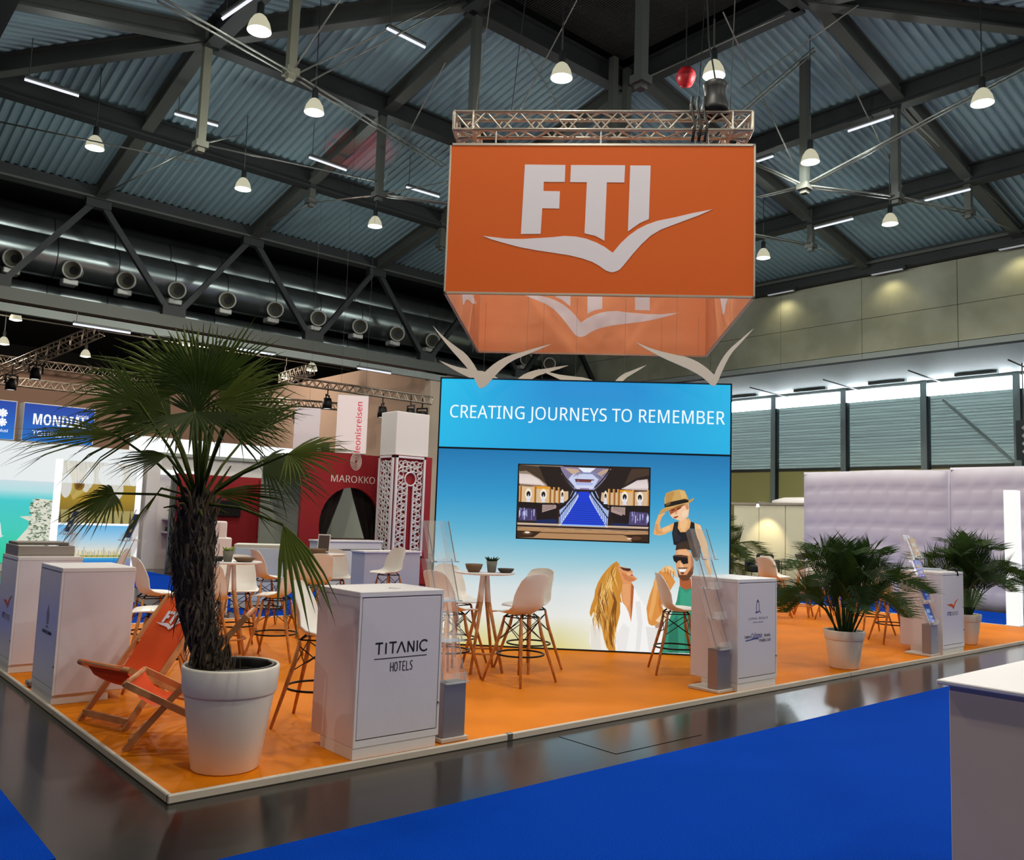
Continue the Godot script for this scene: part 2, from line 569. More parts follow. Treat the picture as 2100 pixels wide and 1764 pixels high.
func roof():
	var L := XR - XL
	struct("ceiling", strip_deck(Vector3(XL, HE, ZB), Vector3.RIGHT, Vector3(0, PITCH, 1), L), M.deck)
	struct("ceiling", strip_deck(Vector3(XR, HE, ZB), Vector3.BACK, Vector3(-1, PITCH, 0), L), M.deck)
	struct("ceiling", strip_deck(Vector3(XL, HE, ZF), Vector3.FORWARD, Vector3(1, PITCH, 0), L), M.deck)
	struct("ceiling", strip_deck(Vector3(XR, HE, ZF), Vector3.LEFT, Vector3(0, PITCH, -1), L), M.deck)
	var x0 := XL + INS
	var x1 := XR - INS
	var z0 := ZB + INS
	var z1 := ZF - INS
	var ht := HE + PITCH * INS
	var b := MB.new()
	for i in 74:
		b.box(Vector3(x0 + i * 0.08, ht + 0.35, (z0 + z1) / 2), Vector3(0.035, 0.03, z1 - z0))
	for i in 30:
		b.box(Vector3((x0 + x1) / 2, ht + 0.38, z0 + i * 0.2), Vector3(x1 - x0, 0.02, 0.03))
	var net := struct("ceiling_grate", b.mesh(), M.net)
	b = MB.new()
	b.bb(x0 - 0.1, ht + 0.7, z0 - 0.1, x1 + 0.1, ht + 0.75, z1 + 0.1)
	struct("ceiling_lantern", b.mesh(), M.dark)
	# beams
	var dn := Vector3(0, -0.02, 0)
	for x in [0.3, 5.8, 11.3, 16.8, 22.3, 27.8]:
		for side in [0, 1]:
			var v := minf(INS, minf(x - XL, XR - x))
			var za: float = ZB if side == 0 else ZF
			var zb: float = ZB + v if side == 0 else ZF - v
			beam("rafter_beam", Vector3(x, HE, za) + dn, Vector3(x, deck_h(x, zb), zb) + dn, 0.45, 0.34)
	for z in [-22.1, -16.6, -11.1, -5.6, 1.5]:
		for side in [0, 1]:
			var v := minf(INS, minf(z - ZB, ZF - z))
			var xa: float = XR if side == 0 else XL
			var xb: float = XR - v if side == 0 else XL + v
			beam("rafter_beam", Vector3(xa, HE, z) + dn, Vector3(xb, deck_h(xb, z), z) + dn, 0.45, 0.34)
	for v in [4.6, 9.25, INS]:
		var h: float = HE + PITCH * v - 0.04
		var c = [Vector3(XL + v, h, ZB + v), Vector3(XR - v, h, ZB + v), Vector3(XR - v, h, ZF - v), Vector3(XL + v, h, ZF - v)]
		for k in 4:
			beam("purlin_beam", c[k], c[(k + 1) % 4], 0.6, 0.4)
	for c in [[XL, ZB, x0, z0], [XR, ZB, x1, z0], [XR, ZF, x1, z1], [XL, ZF, x0, z1]]:
		beam("hip_beam", Vector3(c[0], HE, c[1]) + dn, Vector3(c[2], ht, c[3]) + dn, 0.5, 0.3)
	b = MB.new()
	b.bb(XR - 0.35, 11.72, ZB, XR, 12.3, ZF)
	struct("gutter_beam", b.mesh(), M.steel_dark)
	b = MB.new()
	b.bb(XR - 0.5, 12.05, ZB, XR - 0.35, 12.16, ZF)
	struct("gutter_beam", b.mesh(), M.steel)
	# hanging posts and tie rods under the rafters
	for s in [[5.8, -16.55, 10.89], [6.7, -13.46, 12.0], [11.15, -16.55, 11.06], [11.3, -21.15, 12.12], [16.8, -21.15, 11.9], [18.84, -7.13, 10.9], [21.3, -5.75, 10.92], [25.9, -5.6, 11.67], [25.9, -11.0, 11.79], [10.9, -11.75, 10.6], [16.35, -11.45, 10.4], [15.6, -11.3, 11.6], [-0.2, -16.5, 11.0], [10.6, -5.9, 10.4]]:
		b = MB.new()
		var hi := deck_h(s[0], s[1]) - 0.1
		b.bb(s[0] - 0.1, s[2], s[1] - 0.1, s[0] + 0.1, hi, s[1] + 0.1)
		b.bb(s[0] - 0.16, s[2] - 0.05, s[1] - 0.16, s[0] + 0.16, s[2] + 0.12, s[1] + 0.16)
		b.bb(s[0] - 0.09, s[2] - 0.16, s[1] - 0.09, s[0] + 0.09, s[2] - 0.04, s[1] + 0.09)
		struct("post_column", b.mesh(), M.steel_pale if s[0] < 8.0 else M.steel)
	var rods = [
		[3.18, 11.60, -11.93, 6.70, 12.00, -13.46, 2], [6.70, 12.00, -13.46, 13.34, 12.56, -16.31, 2], [6.81, 12.0, -13.36, 10.27, 14.83, -12.01, 1], [7.21, 12.00, -13.44, 10.48, 14.80, -11.82, 1],
		[12.04, 11.71, -18.21, 11.21, 15.0, -12.47, 1], [11.92, 15.0, -11.85, 15.30, 13.92, -13.10, 1], [12.68, 14.90, -9.92, 13.68, 13.41, -13.24, 1], [1.84, 11.29, -19.77, 6.43, 11.2, -18.41, 1],
		[5.8, 10.95, -16.55, 11.15, 11.5, -16.55, 1], [11.15, 11.1, -16.55, 15.69, 13.4, -18.0, 1], [11.15, 11.1, -16.55, 16.2, 11.95, -16.6, 2], [11.15, 11.1, -16.55, 11.3, 12.1, -21.15, 1],
		[18.84, 10.95, -7.13, 18.17, 11.74, -8.26, 2], [18.84, 10.95, -7.13, 20.81, 11.95, -9.94, 2], [18.84, 10.95, -7.13, 20.41, 13.00, -2.17, 2], [18.84, 10.95, -7.13, 21.3, 10.95, -5.75, 2], [21.3, 10.95, -5.75, 25.9, 11.7, -5.6, 2], [25.9, 11.7, -5.6, 30.2, 12.0, -5.4, 1],
		[22.0, 12.1, -13.0, 25.9, 11.85, -11.0, 2], [25.9, 11.85, -11.0, 30.1, 12.1, -11.2, 1], [16.35, 10.6, -11.45, 18.1, 14.3, -6.4, 2], [16.2, 14.4, -10.9, 16.3, 14.4, -6.2, 1],
		[15.50, 14.7, -7.46, 20.77, 12.51, -8.57, 1], [17.37, 14.6, -5.84, 24.23, 12.43, -6.92, 1], [17.20, 14.4, -4.73, 18.48, 14.3, -8.93, 1], [21.3, 13.6, -5.75, 30.1, 12.2, -5.5, 2], [5.8, 10.95, -16.55, 8.07, 12.9, -19.43, 1], [6.70, 12.0, -13.46, 7.02, 13.6, -10.97, 1], [5.8, 10.95, -16.55, 5.8, 12.0, -25.6, 1], [11.3, 12.1, -21.15, 11.3, 12.1, -25.6, 1]]
	for r in rods:
		b = MB.new()
		b.smooth(1)
		var p := Vector3(r[0], r[1], r[2])
		var q := Vector3(r[3], r[4], r[5])
		var side := (q - p).cross(Vector3.UP).normalized() * 0.09
		if r[6] == 2:
			b.tube([p + side, q + side], 0.026, 6)
			b.tube([p - side, q - side], 0.026, 6)
		else:
			b.tube([p, q], 0.022, 6)
		struct("tie_rod_beam", b.mesh(), M.rod)

# ---------------------------------------------------------------- right side: concrete band, soffit, clerestory
func gallery():
	var cw := Node3D.new()
	cw.name = numbered("wall_right")
	cw.set_meta("kind", "structure")
	add_child(cw)
	var b := MB.new()
	b.bb(XR + 0.03, 8.4, -30, XR + 0.4, 12.4, 9)
	part(cw, "backing", b.mesh(), M.dark)
	var zs = [-29.6, -25.97, -22.33, -18.7, -15.07, -11.44, -7.8, -4.16, -0.53, 3.1, 6.75]
	for k in zs.size() - 1:
		for r in [[8.4, 8.62], [8.64, 10.0], [10.015, 11.7]]:
			b = MB.new()
			var wob := 0.004 * (k % 3)
			b.bb(XR - wob, r[0], zs[k] + 0.008, XR + 0.05, r[1], zs[k + 1] - 0.008, 0.006)
			part(cw, "panel", b.mesh(), M.concrete if r[0] > 8.5 else M.fascia)
	b = MB.new()
	b.bb(XR + 0.06, 8.42, -30, 37.4, 8.62, 32)
	struct("ceiling_soffit", b.mesh(), M.soffit)
	b = MB.new()
	b.bb(XR + 0.4, 8.62, 9, 37.4, 12.4, 9.3)
	struct("wall_end", b.mesh(), M.dark)
	b = MB.new()
	b.bb(37, 0, -62, 37.25, 4.5, 32)
	b.bb(37, 8.6, -62, 37.4, 12.7, 32)
	b.bb(37, 4.5, -62, 37.25, 8.5, -27)
	b.bb(37, 4.5, 11, 37.25, 8.5, 32)
	struct("wall_side", b.mesh(), M.yellow_wall)
	var n := 1
	for k in 10:
		var za := -27.0 + 3.79 * k
		b = MB.new()
		b.bb(36.85, 0, za - 0.14, 37.05, 8.42, za + 0.14)
		struct("window_column", b.mesh(), M.shutter)
		b = MB.new()
		b.bb(36.82, 0, za + 0.14, 37.02, 7.7, za + 0.24)
		struct("window_column", b.mesh(), M.sign_dark)
		if k == 9:
			break
		var w := Node3D.new()
		w.name = numbered("window_%d" % n)
		w.set_meta("kind", "structure")
		add_child(w)
		n += 1
		b = MB.new()
		b.bb(37.05, 7.74, za + 0.14, 37.07, 8.42, za + 3.65)
		part(w, "pane", b.mesh(), M.glass)
		b = MB.new()
		for j in 22:
			var y := 4.64 + j * 0.1405
			b.box(Vector3(37.06 + 0.012 * (j % 2), y + 0.07, za + 1.895), Vector3(0.03, 0.165, 3.5), Basis(Vector3.BACK, 0.1 + 0.05 * sin(j * 2.1 + k)) * Basis(Vector3.RIGHT, 0.003 * sin(j * 1.3 + k)))
		part(w, "shutter", b.mesh(), M.blind)
		b = MB.new()
		b.bb(36.95, 4.5, za, 37.1, 4.64, za + 3.79)
		part(w, "transom", b.mesh(), M.steel)
		b = MB.new()
		b.bb(36.9, 8.3, za, 37.1, 8.42, za + 3.79)
		part(w, "head", b.mesh(), M.fascia)
	b = MB.new()
	b.bar(Vector3(36.9, 7.5, -11.0), Vector3(36.9, 4.65, -8.2), 0.12, 0.12, Vector3.RIGHT)
	struct("brace_beam", b.mesh(), M.shutter)
	for k in 8:
		var z := -22.5 + 3.79 * k
		b = MB.new()
		b.bb(35.9, 8.3, z + 1.0, 36.15, 8.42, z + 2.7, 0.02)
		var f := single("batten_light", "slim grey batten light under the pale soffit by the high windows, %s bay" % ORD[k], "light", b.mesh(), M.shutter, "batten lights under the soffit")
		b = MB.new()
		b.smooth(1)
		b.tube([Vector3(33.4, 8.3, z + 0.2), Vector3(36.8, 8.22, z + 0.2)], 0.03, 6)
		struct("tie_rod_beam", b.mesh(), M.steel)
	for k in 4:
		var z: float = [-14.8, -10.2, -5.6, -1.0][k]
		b = MB.new()
		b.bb(XR - 0.55, 11.62, z - 0.75, XR - 0.35, 11.74, z + 0.75, 0.01)
		var f := single("wall_washer", "long dark light fitting under the gutter washing the concrete, %s one" % ORD[k], "light", b.mesh(), M.steel_dark, "wall lights over the concrete")
		b = MB.new()
		b.bb(XR - 0.5, 11.59, z - 0.6, XR - 0.38, 11.615, z + 0.6)
		part(f, "tube", b.mesh(), M.tube_off)
		spot("wash", Vector3(XR - 0.45, 11.55, z), Vector3(0.25, -1, 0), 1.6, rgb(255, 240, 190), 62.0, 0.3)
	# direction sign
	var s := thing("direction_sign", "dark green hanging sign with four white arrows in front of the shutters", "sign", Vector3(35.0, 0, -7.42))
	b = MB.new()
	b.bb(-0.05, 4.6, -0.05, 0.05, 6.15, 2.0, 0.01)
	part(s, "board", b.mesh(), M.sign_dark)
	b = MB.new()
	b.bb(-0.02, 6.14, 0.2, 0.02, 8.42, 0.24)
	b.bb(-0.02, 6.14, 1.6, 0.02, 8.42, 1.64)
	part(s, "hanger", b.mesh(), M.steel)
	for j in 4:
		b = MB.new()
		b.T = Transform3D(Basis(Vector3.UP, -PI / 2), Vector3(-0.055, 5.85 - 0.31 * j, 0.28))
		b.bar(Vector3(-0.11, 0, 0), Vector3(0.12, 0, 0), 0.03, 0.01, Vector3.BACK)
		b.bar(Vector3(-0.11, 0, 0), Vector3(0.0, 0.1, 0), 0.03, 0.01, Vector3.BACK)
		b.bar(Vector3(-0.11, 0, 0), Vector3(0.0, -0.1, 0), 0.03, 0.01, Vector3.BACK)
		part(s, "arrow", b.mesh(), M.white)

# ---------------------------------------------------------------- lattice truss
func lattice(b: MB, p: Vector3, q: Vector3, size: float, r: float, bay: float, diag := 0.6):
	var z := (q - p).normalized()
	var x := Vector3.UP.cross(z).normalized()
	var y := z.cross(x)
	var span := p.distance_to(q)
	var c = [(x + y) * size * 0.5, (y - x) * size * 0.5, (-x - y) * size * 0.5, (x - y) * size * 0.5]
	b.smooth(1)
	for k in 4:
		b.tube([p + c[k], q + c[k]], r, 8)
	var n := maxi(1, int(round(span / bay)))
	for i in n:
		var a := p + z * span * i / n
		var m := p + z * span * (i + 0.5) / n
		var e := p + z * span * (i + 1) / n
		for k in 4:
			var l: int = (k + 1) % 4
			b.tube([a + c[k], m + c[l]], r * diag, 5, false)
			b.tube([m + c[l], e + c[k]], r * diag, 5, false)
	for k in 4:
		b.tube([p + c[k], p + c[(k + 1) % 4]], r * diag, 5, false)
		b.tube([q + c[k], q + c[(k + 1) % 4]], r * diag, 5, false)

func neighbour_hall():
	var b := MB.new()
	b.bb(19.9, 0, -46, 20.4, 8.7, -26.2)
	struct("wall_inner", b.mesh(), M.far_wall)
	b = MB.new()
	b.bb(-32, 0, -46.4, 20.4, 8.7, -46)
	struct("wall_far", b.mesh(), M.brown_wall)
	b = MB.new()
	b.bb(-32, 0, -62, 42, 16, -61.7)
	struct("wall_end", b.mesh(), M.dark)
	for x in [0.3, 5.8, 11.3, 16.8]:
		beam("rafter_beam", Vector3(x, 11.6, -30), Vector3(x, 12.3, -46), 0.5, 0.3)
		b = MB.new()
		b.bb(x - 0.12, 9.6, -37.1, x + 0.12, 12.0, -36.9)
		struct("post_column", b.mesh(), M.steel)
		b = MB.new()
		b.tube([Vector3(x, 9.6, -37), Vector3(x + 5.5, 9.6, -37)], 0.03, 5)
		b.tube([Vector3(x, 9.6, -37), Vector3(x, 11.4, -30.5)], 0.03, 5)
		struct("tie_rod_beam", b.mesh(), M.rod)
	for z in [-34.0, -40.0]:
		beam("purlin_beam", Vector3(-20, 12.0, z), Vector3(19.8, 12.0, z), 0.6, 0.35)
	var t = [
		["silver lattice truss along the brown wall of the next hall, topmost", [Vector3(-4, 8.75, -44.5), Vector3(19.5, 8.75, -44.5)], 0.4],
		["silver lattice truss hanging above the blue signs", [Vector3(-3, 6.95, -38.2), Vector3(12, 6.95, -38.2)], 0.35],
		["short silver lattice truss slanting up beside the palm", [Vector3(4.6, 6.55, -34.0), Vector3(7.6, 8.5, -31.1)], 0.4],
		["silver lattice truss carrying spotlights over the pale banner", [Vector3(15.0, 7.3, -29.4), Vector3(18.9, 6.45, -24.3)], 0.3],
		["small lattice truss under a lamp beyond the pale banner", [Vector3(15.9, 7.75, -32.0), Vector3(15.5, 7.75, -28.6)], 0.4],
		["thin lattice truss with hanging spotlights behind the palm", [Vector3(15.8, 6.72, -32.4), Vector3(18.2, 6.55, -30.3)], 0.3],
	]
	for s in t:
		b = MB.new()
		lattice(b, s[1][0], s[1][1], s[2], 0.03, s[2] * 1.3)
		single("lighting_truss", s[0], "truss", b.mesh(), M.alu, "lighting trusses in the next hall")
	var heads = [[5.83, 6.75, -32.83], [5.14, 6.3, -33.49], [16.09, 6.35, -28.03], [17.64, 6.0, -26.07], [18.27, 5.9, -24.87], [18.64, 5.8, -24.57], [16.6, 5.95, -31.65], [16.85, 5.9, -31.44], [17.11, 5.9, -31.22]]
	var where = ["over the blue sign", "at the edge over the blue sign", "beside the pale banner", "past the banner, pointing down", "above the white tower", "above the white tower, dark lens", "behind the palm, first of three", "behind the palm, second of three", "behind the palm, third of three"]
	var proto: Node3D
	for k in heads.size():
		var at := Vector3(heads[k][0], heads[k][1], heads[k][2])
		var lab: String = "black stage spotlight hanging from a truss " + where[k]
		if k == 0:
			proto = thing("stage_spotlight", lab, "spotlight", at, 0.0, "stage spotlights on the trusses")
			b = MB.new()
			b.smooth(1)
			b.lathe([Vector2(0.0, 0.2), Vector2(0.16, 0.18), Vector2(0.2, 0.0), Vector2(0.2, -0.28), Vector2(0.17, -0.28)], 14)
			part(proto, "body", b.mesh(), M.black)
			b = MB.new()
			b.bar(Vector3(-0.24, -0.05, 0), Vector3(-0.24, 0.3, 0), 0.04, 0.06)
			b.bar(Vector3(0.24, -0.05, 0), Vector3(0.24, 0.3, 0), 0.04, 0.06)
			b.bar(Vector3(-0.26, 0.3, 0), Vector3(0.26, 0.3, 0), 0.06, 0.06)
			b.bar(Vector3(0, 0.3, 0), Vector3(0, 0.75, 0), 0.04, 0.04)
			part(proto, "yoke", b.mesh(), M.black)
			b = MB.new()
			b.lathe([Vector2(0.0, -0.27), Vector2(0.17, -0.265)], 14)
			part(proto, "lens", b.mesh(), M.light_white)
		else:
			dup(proto, at, 0.4 * k, lab)
	omni("next_hall_glow", Vector3(3, 9.5, -36), 34.0, rgb(255, 236, 214), 0.4)
	omni("next_hall_glow", Vector3(14, 9.0, -36), 40.0, rgb(255, 234, 214), 0.4)

func lamps():
	var spots = [[4.87, 11.5, -11.1, "next to the tall strut near the roof's hip"], [7.4, 11.5, -13.53, "under the pale double rods"], [4.1, 11.5, -19.75, "first of the row along the ducts"], [8.27, 11.5, -19.63, "second of the row along the ducts"], [12.9, 11.5, -19.57, "third of the row along the ducts"],
		[10.53, 11.5, -8.13, "above the orange sign under the roof net"], [12.8, 11.5, -5.75, "beside the red alarm horn"], [18.04, 11.5, -2.27, "over the shiny corrugated roof"], [24.2, 11.5, -7.3, "nearest the concrete wall, hanging clear"], [24.56, 11.5, -12.1, "half behind the orange sign"], [18.25, 11.5, -6.62, "behind the thick green post"],
		[-0.5, 11.5, -4.0, ""], [-1.0, 11.5, 4.0, ""], [5.5, 11.5, 5.0, ""], [12, 11.5, 4.5, ""], [20, 11.5, 5.0, ""], [27, 11.5, 0.0, ""], [5.0, 11.5, -1.5, ""], [4, 11.5, 11.5, ""], [9.5, 11.5, 10.5, ""], [-12, 11.5, -8, ""], [-12, 11.5, 6, ""], [1, 11.5, 16, ""], [16, 11.5, 16, ""], [20.5, 11.5, -18, ""]]
	var proto: Node3D
	var b: MB
	var made = []
	for k in spots.size():
		var s = spots[k]
		var at := Vector3(s[0], s[1], s[2])
		var lab: String = "lit bell-shaped hall lamp hanging " + (s[3] if s[3] != "" else "out over the aisles, " + ORD[k - 11] + " of them")
		var o: Node3D
		if k == 0:
			o = thing("hall_lamp", lab, "lamp", at, 0.0, "bell lamps of the hall")
			proto = o
			b = MB.new()
			b.smooth(1)
			b.lathe([Vector2(0.245, -0.2), Vector2(0.24, -0.17), Vector2(0.2, -0.02), Vector2(0.13, 0.1), Vector2(0.07, 0.15)], 20)
			part(o, "reflector", b.mesh(), M.lamp_shell)
			b = MB.new()
			b.smooth(1)
			b.lathe([Vector2(0.0, -0.24), Vector2(0.12, -0.235), Vector2(0.24, -0.2)], 20)
			part(o, "lens", b.mesh(), M.lamp_glass)
			b = MB.new()
			b.smooth(1)
			b.lathe([Vector2(0.075, 0.14), Vector2(0.075, 0.38), Vector2(0.05, 0.42), Vector2(0.0, 0.42)], 12)
			part(o, "ballast", b.mesh(), M.steel_dark)
			b = MB.new()
			b.tube([Vector3(0, 0.42, 0), Vector3(0, 1.1, 0)], 0.02, 6)
			part(o, "hanger", b.mesh(), M.steel)
		else:
			o = dup(proto, at, 0.3 * k, lab)
		made.append(o)
	# lamps of the next hall
	var far = [[5.45, 9.4, -35.5, "far bell lamp of the next hall over the slanting truss"], [5.94, 9.1, -40.4, "far bell lamp of the next hall by the frame's edge"], [9.4, 9.0, -40.1, "far bell lamp of the next hall above the palm's highest fan"], [15.93, 8.05, -29.3, "far bell lamp of the next hall above the short truss"], [16.9, 8.3, -33.8, "far bell lamp of the next hall over the palm's outer fan"], [10.95, 8.6, -30.9, "far bell lamp of the next hall over the palm crown"]]
	for s in far:
		var fo := dup(proto, Vector3(s[0], s[1], s[2]), 0.2, s[3], "bell lamps of the next hall")
		b = MB.new()
		b.tube([Vector3(0, 1.1, 0), Vector3(0, 12.5 - s[1], 0)], 0.012, 5)
		part(fo, "chain", b.mesh(), M.steel_dark)
	for k in spots.size():
		var s = spots[k]
		var hi := deck_h(s[0], s[2]) if s[0] > XL and s[2] < ZF else 12.4
		b = MB.new()
		b.tube([Vector3(0, 1.1, 0), Vector3(0, hi - s[1] + 0.1, 0)], 0.012, 5)
		part(made[k], "chain", b.mesh(), M.steel_dark)
		spot("lamp_light", Vector3(s[0], s[1] - 0.36, s[2]), Vector3.DOWN, LAMP, rgb(255, 243, 222), 80.0, 0.16)
		omni("lamp_spill", Vector3(s[0], s[1] - 0.36, s[2]), 4.6, rgb(238, 246, 242), 0.16)
	var tubes = [[2.18, -19.1, 3.44, -19.06, "over the ducts, nearest the frame's edge"], [5.84, -18.84, 7.02, -18.7, "beside the second strut over the ducts"], [9.97, -18.8, 11.3, -18.85, "over the third lamp"], [8.74, -12.57, 9.92, -12.62, "high up beside the green strut"], [13.5, -18.68, 14.8, -18.6, "touching the orange sign's edge"]]
	for k in tubes.size():
		var s = tubes[k]
		var h := deck_h(s[0], s[1]) - 1.15
		tube_light(Vector3(s[0], h, s[1]) , Vector3(s[2], h, s[3]), "long fluorescent tube light under a roof beam, " + s[4])
	tube_light(Vector3(21.2, 13.3, -7.1), Vector3(21.2, 13.3, -5.75), "long fluorescent tube light beside the bolted roof beam and thick post")
	tube_light(Vector3(21.2, 13.3, -10.4), Vector3(21.2, 13.3, -9.6), "long fluorescent tube light ending at the orange sign's upper corner")
	tube_light(Vector3(25.8, 12.4, -10.8), Vector3(25.8, 12.4, -9.35), "long fluorescent tube light above the lamp by the concrete wall")
	tube_light(Vector3(25.8, 12.4, -6.9), Vector3(25.8, 12.4, -5.5), "long fluorescent tube light under the second roof beam by the struts")
	tube_light(Vector3(5.17, 12.96, -14.0), Vector3(5.68, 13.49, -13.5), "bright tube light close to the tall bell lamp at the roof's hip")
	tube_light(Vector3(5.3, 7.5, -25.5), Vector3(7.1, 7.5, -25.5), "long fluorescent tube light under the truss, over the palm")
	tube_light(Vector3(10.8, 7.55, -25.5), Vector3(12.4, 7.55, -25.5), "long fluorescent tube light under the truss, beyond the palm")
	tube_light(Vector3(16.0, 7.55, -25.5), Vector3(17.6, 7.55, -25.5), "long fluorescent tube light under the truss, over the banner")
	# red glow thrown up at the roof from the red booth
	var r := thing("uplighter", "small black uplighter throwing red light at the roof", "spotlight", Vector3(8.3, 3.2, -13.7))
	b = MB.new()
	b.smooth(1)
	b.lathe([Vector2(0.0, -0.15), Vector2(0.1, -0.15), Vector2(0.12, 0.1), Vector2(0.1, 0.1)], 12, Vector3.ZERO, Basis(Vector3.RIGHT, -0.4))
	part(r, "body", b.mesh(), M.black)
	b = MB.new()
	b.bb(-0.1, -0.16, -0.1, 0.1, -0.12, 0.1)
	part(r, "foot", b.mesh(), M.black)
	spot("red_light", Vector3(8.3, 3.45, -13.8), Vector3(12.0, 13.6, -19.3) - Vector3(8.3, 3.45, -13.8), 60.0, rgb(255, 60, 60), 6.0, 0.05)

func tube_light(p: Vector3, q: Vector3, lab: String):
	var o := thing("tube_light", lab, "light", p, 0.0, "tube lights under the roof")
	var b := MB.new()
	b.bar(Vector3(0, 0.07, 0), q - p + Vector3(0, 0.07, 0), 0.14, 0.06)
	part(o, "housing", b.mesh(), M.steel)
	b = MB.new()
	b.smooth(1)
	b.tube([Vector3(0, 0, 0), q - p], 0.035, 8)
	part(o, "tube", b.mesh(), M.tube)
	b = MB.new()
	var hi := deck_h(p.x, p.z) if p.z > ZB + 0.5 and p.x < XR else p.y + 0.45
	b.tube([Vector3(0.1, 0.1, 0), Vector3(0.1, hi - p.y, 0)], 0.012, 5)
	part(o, "hanger", b.mesh(), M.steel)

# ---------------------------------------------------------------- the stand's floor
func stand():
	var o := thing("stand_platform", "low platform with a glossy orange floor and pale edge strip", "platform", Vector3.ZERO)
	var b := MB.new()
	b.bb(0.02, 0, -7.38, 15.18, 0.038, -0.02)
	part(o, "floor_covering", b.mesh(), M.orange_floor)
	for s in [[0.0, 2.49], [2.53, 7.6], [7.61, 12.7], [12.71, 15.2]]:
		b = MB.new()
		b.bb(s[0], 0, -0.03, s[1], 0.05, 0.0, 0.006)
		part(o, "edge_strip", b.mesh(), M.edge)
	for s in [[0.0, -2.5], [-2.51, -5.0], [-5.01, -7.4]]:
		b = MB.new()
		b.bb(0.0, 0, s[1], 0.03, 0.05, s[0] - 0.005, 0.006)
		part(o, "edge_strip", b.mesh(), M.edge)
	b = MB.new()
	b.bb(0.0, 0, -7.42, 15.2, 0.05, -7.38, 0.006)
	b.bb(15.17, 0, -7.4, 15.2, 0.05, 0, 0.006)
	part(o, "edge_strip", b.mesh(), M.edge)
	b = MB.new()
	b.bb(2.485, 0, -0.035, 2.535, 0.053, 0.004, 0.003)
	part(o, "joint_clip", b.mesh(), M.metal, "grey metal joint in the edge strip")
	b = MB.new()
	b.bb(2.9, 0.0, 0.12, 3.9, 0.003, 0.7)
	struct("floor_plate", b.mesh(), M.floor)

# ---------------------------------------------------------------- picture drawing
var fill_scale := 1.0

func _fill(im: Image, src: Array, col: Color, mix := 1.0):
	var pts := []
	for v in src:
		pts.append(v * fill_scale)
	var n := pts.size() / 2
	var y0 := 1e9
	var y1 := -1e9
	for i in n:
		y0 = minf(y0, pts[2 * i + 1])
		y1 = maxf(y1, pts[2 * i + 1])
	for y in range(maxi(0, int(y0)), mini(im.get_height() - 1, int(y1)) + 1):
		var xs := []
		for i in n:
			var j := (i + 1) % n
			var ya: float = pts[2 * i + 1]
			var yb: float = pts[2 * j + 1]
			if (ya <= y + 0.5) != (yb <= y + 0.5):
				xs.append(pts[2 * i] + (y + 0.5 - ya) / (yb - ya) * (pts[2 * j] - pts[2 * i]))
		xs.sort()
		for k in range(0, xs.size() - 1, 2):
			if mix >= 1.0:
				im.fill_rect(Rect2i(int(round(xs[k])), y, maxi(1, int(round(xs[k + 1])) - int(round(xs[k]))), 1), col)
			else:
				for x in range(maxi(0, int(round(xs[k]))), mini(im.get_width(), int(round(xs[k + 1])))):
					im.set_pixel(x, y, im.get_pixel(x, y).lerp(col, mix))

func _disc(im: Image, x: float, y: float, rx: float, ry: float, col: Color, _k := 1.0):
	var p := []
	for k in 28:
		p.append(x + cos(TAU * k / 28) * rx)
		p.append(y + sin(TAU * k / 28) * ry)
	_fill(im, p, col)

func _ramp(im: Image, r: Rect2i, stops: Array):
	# vertical gradient; stops: [y 0..1, colour]
	for y in r.size.y:
		var t := float(y) / r.size.y
		var c: Color = stops[stops.size() - 1][1]
		for k in stops.size() - 1:
			if t >= stops[k][0] and t <= stops[k + 1][0]:
				c = (stops[k][1] as Color).lerp(stops[k + 1][1], (t - stops[k][0]) / (stops[k + 1][0] - stops[k][0]))
		im.fill_rect(Rect2i(r.position.x, r.position.y + y, r.size.x, 1), c)

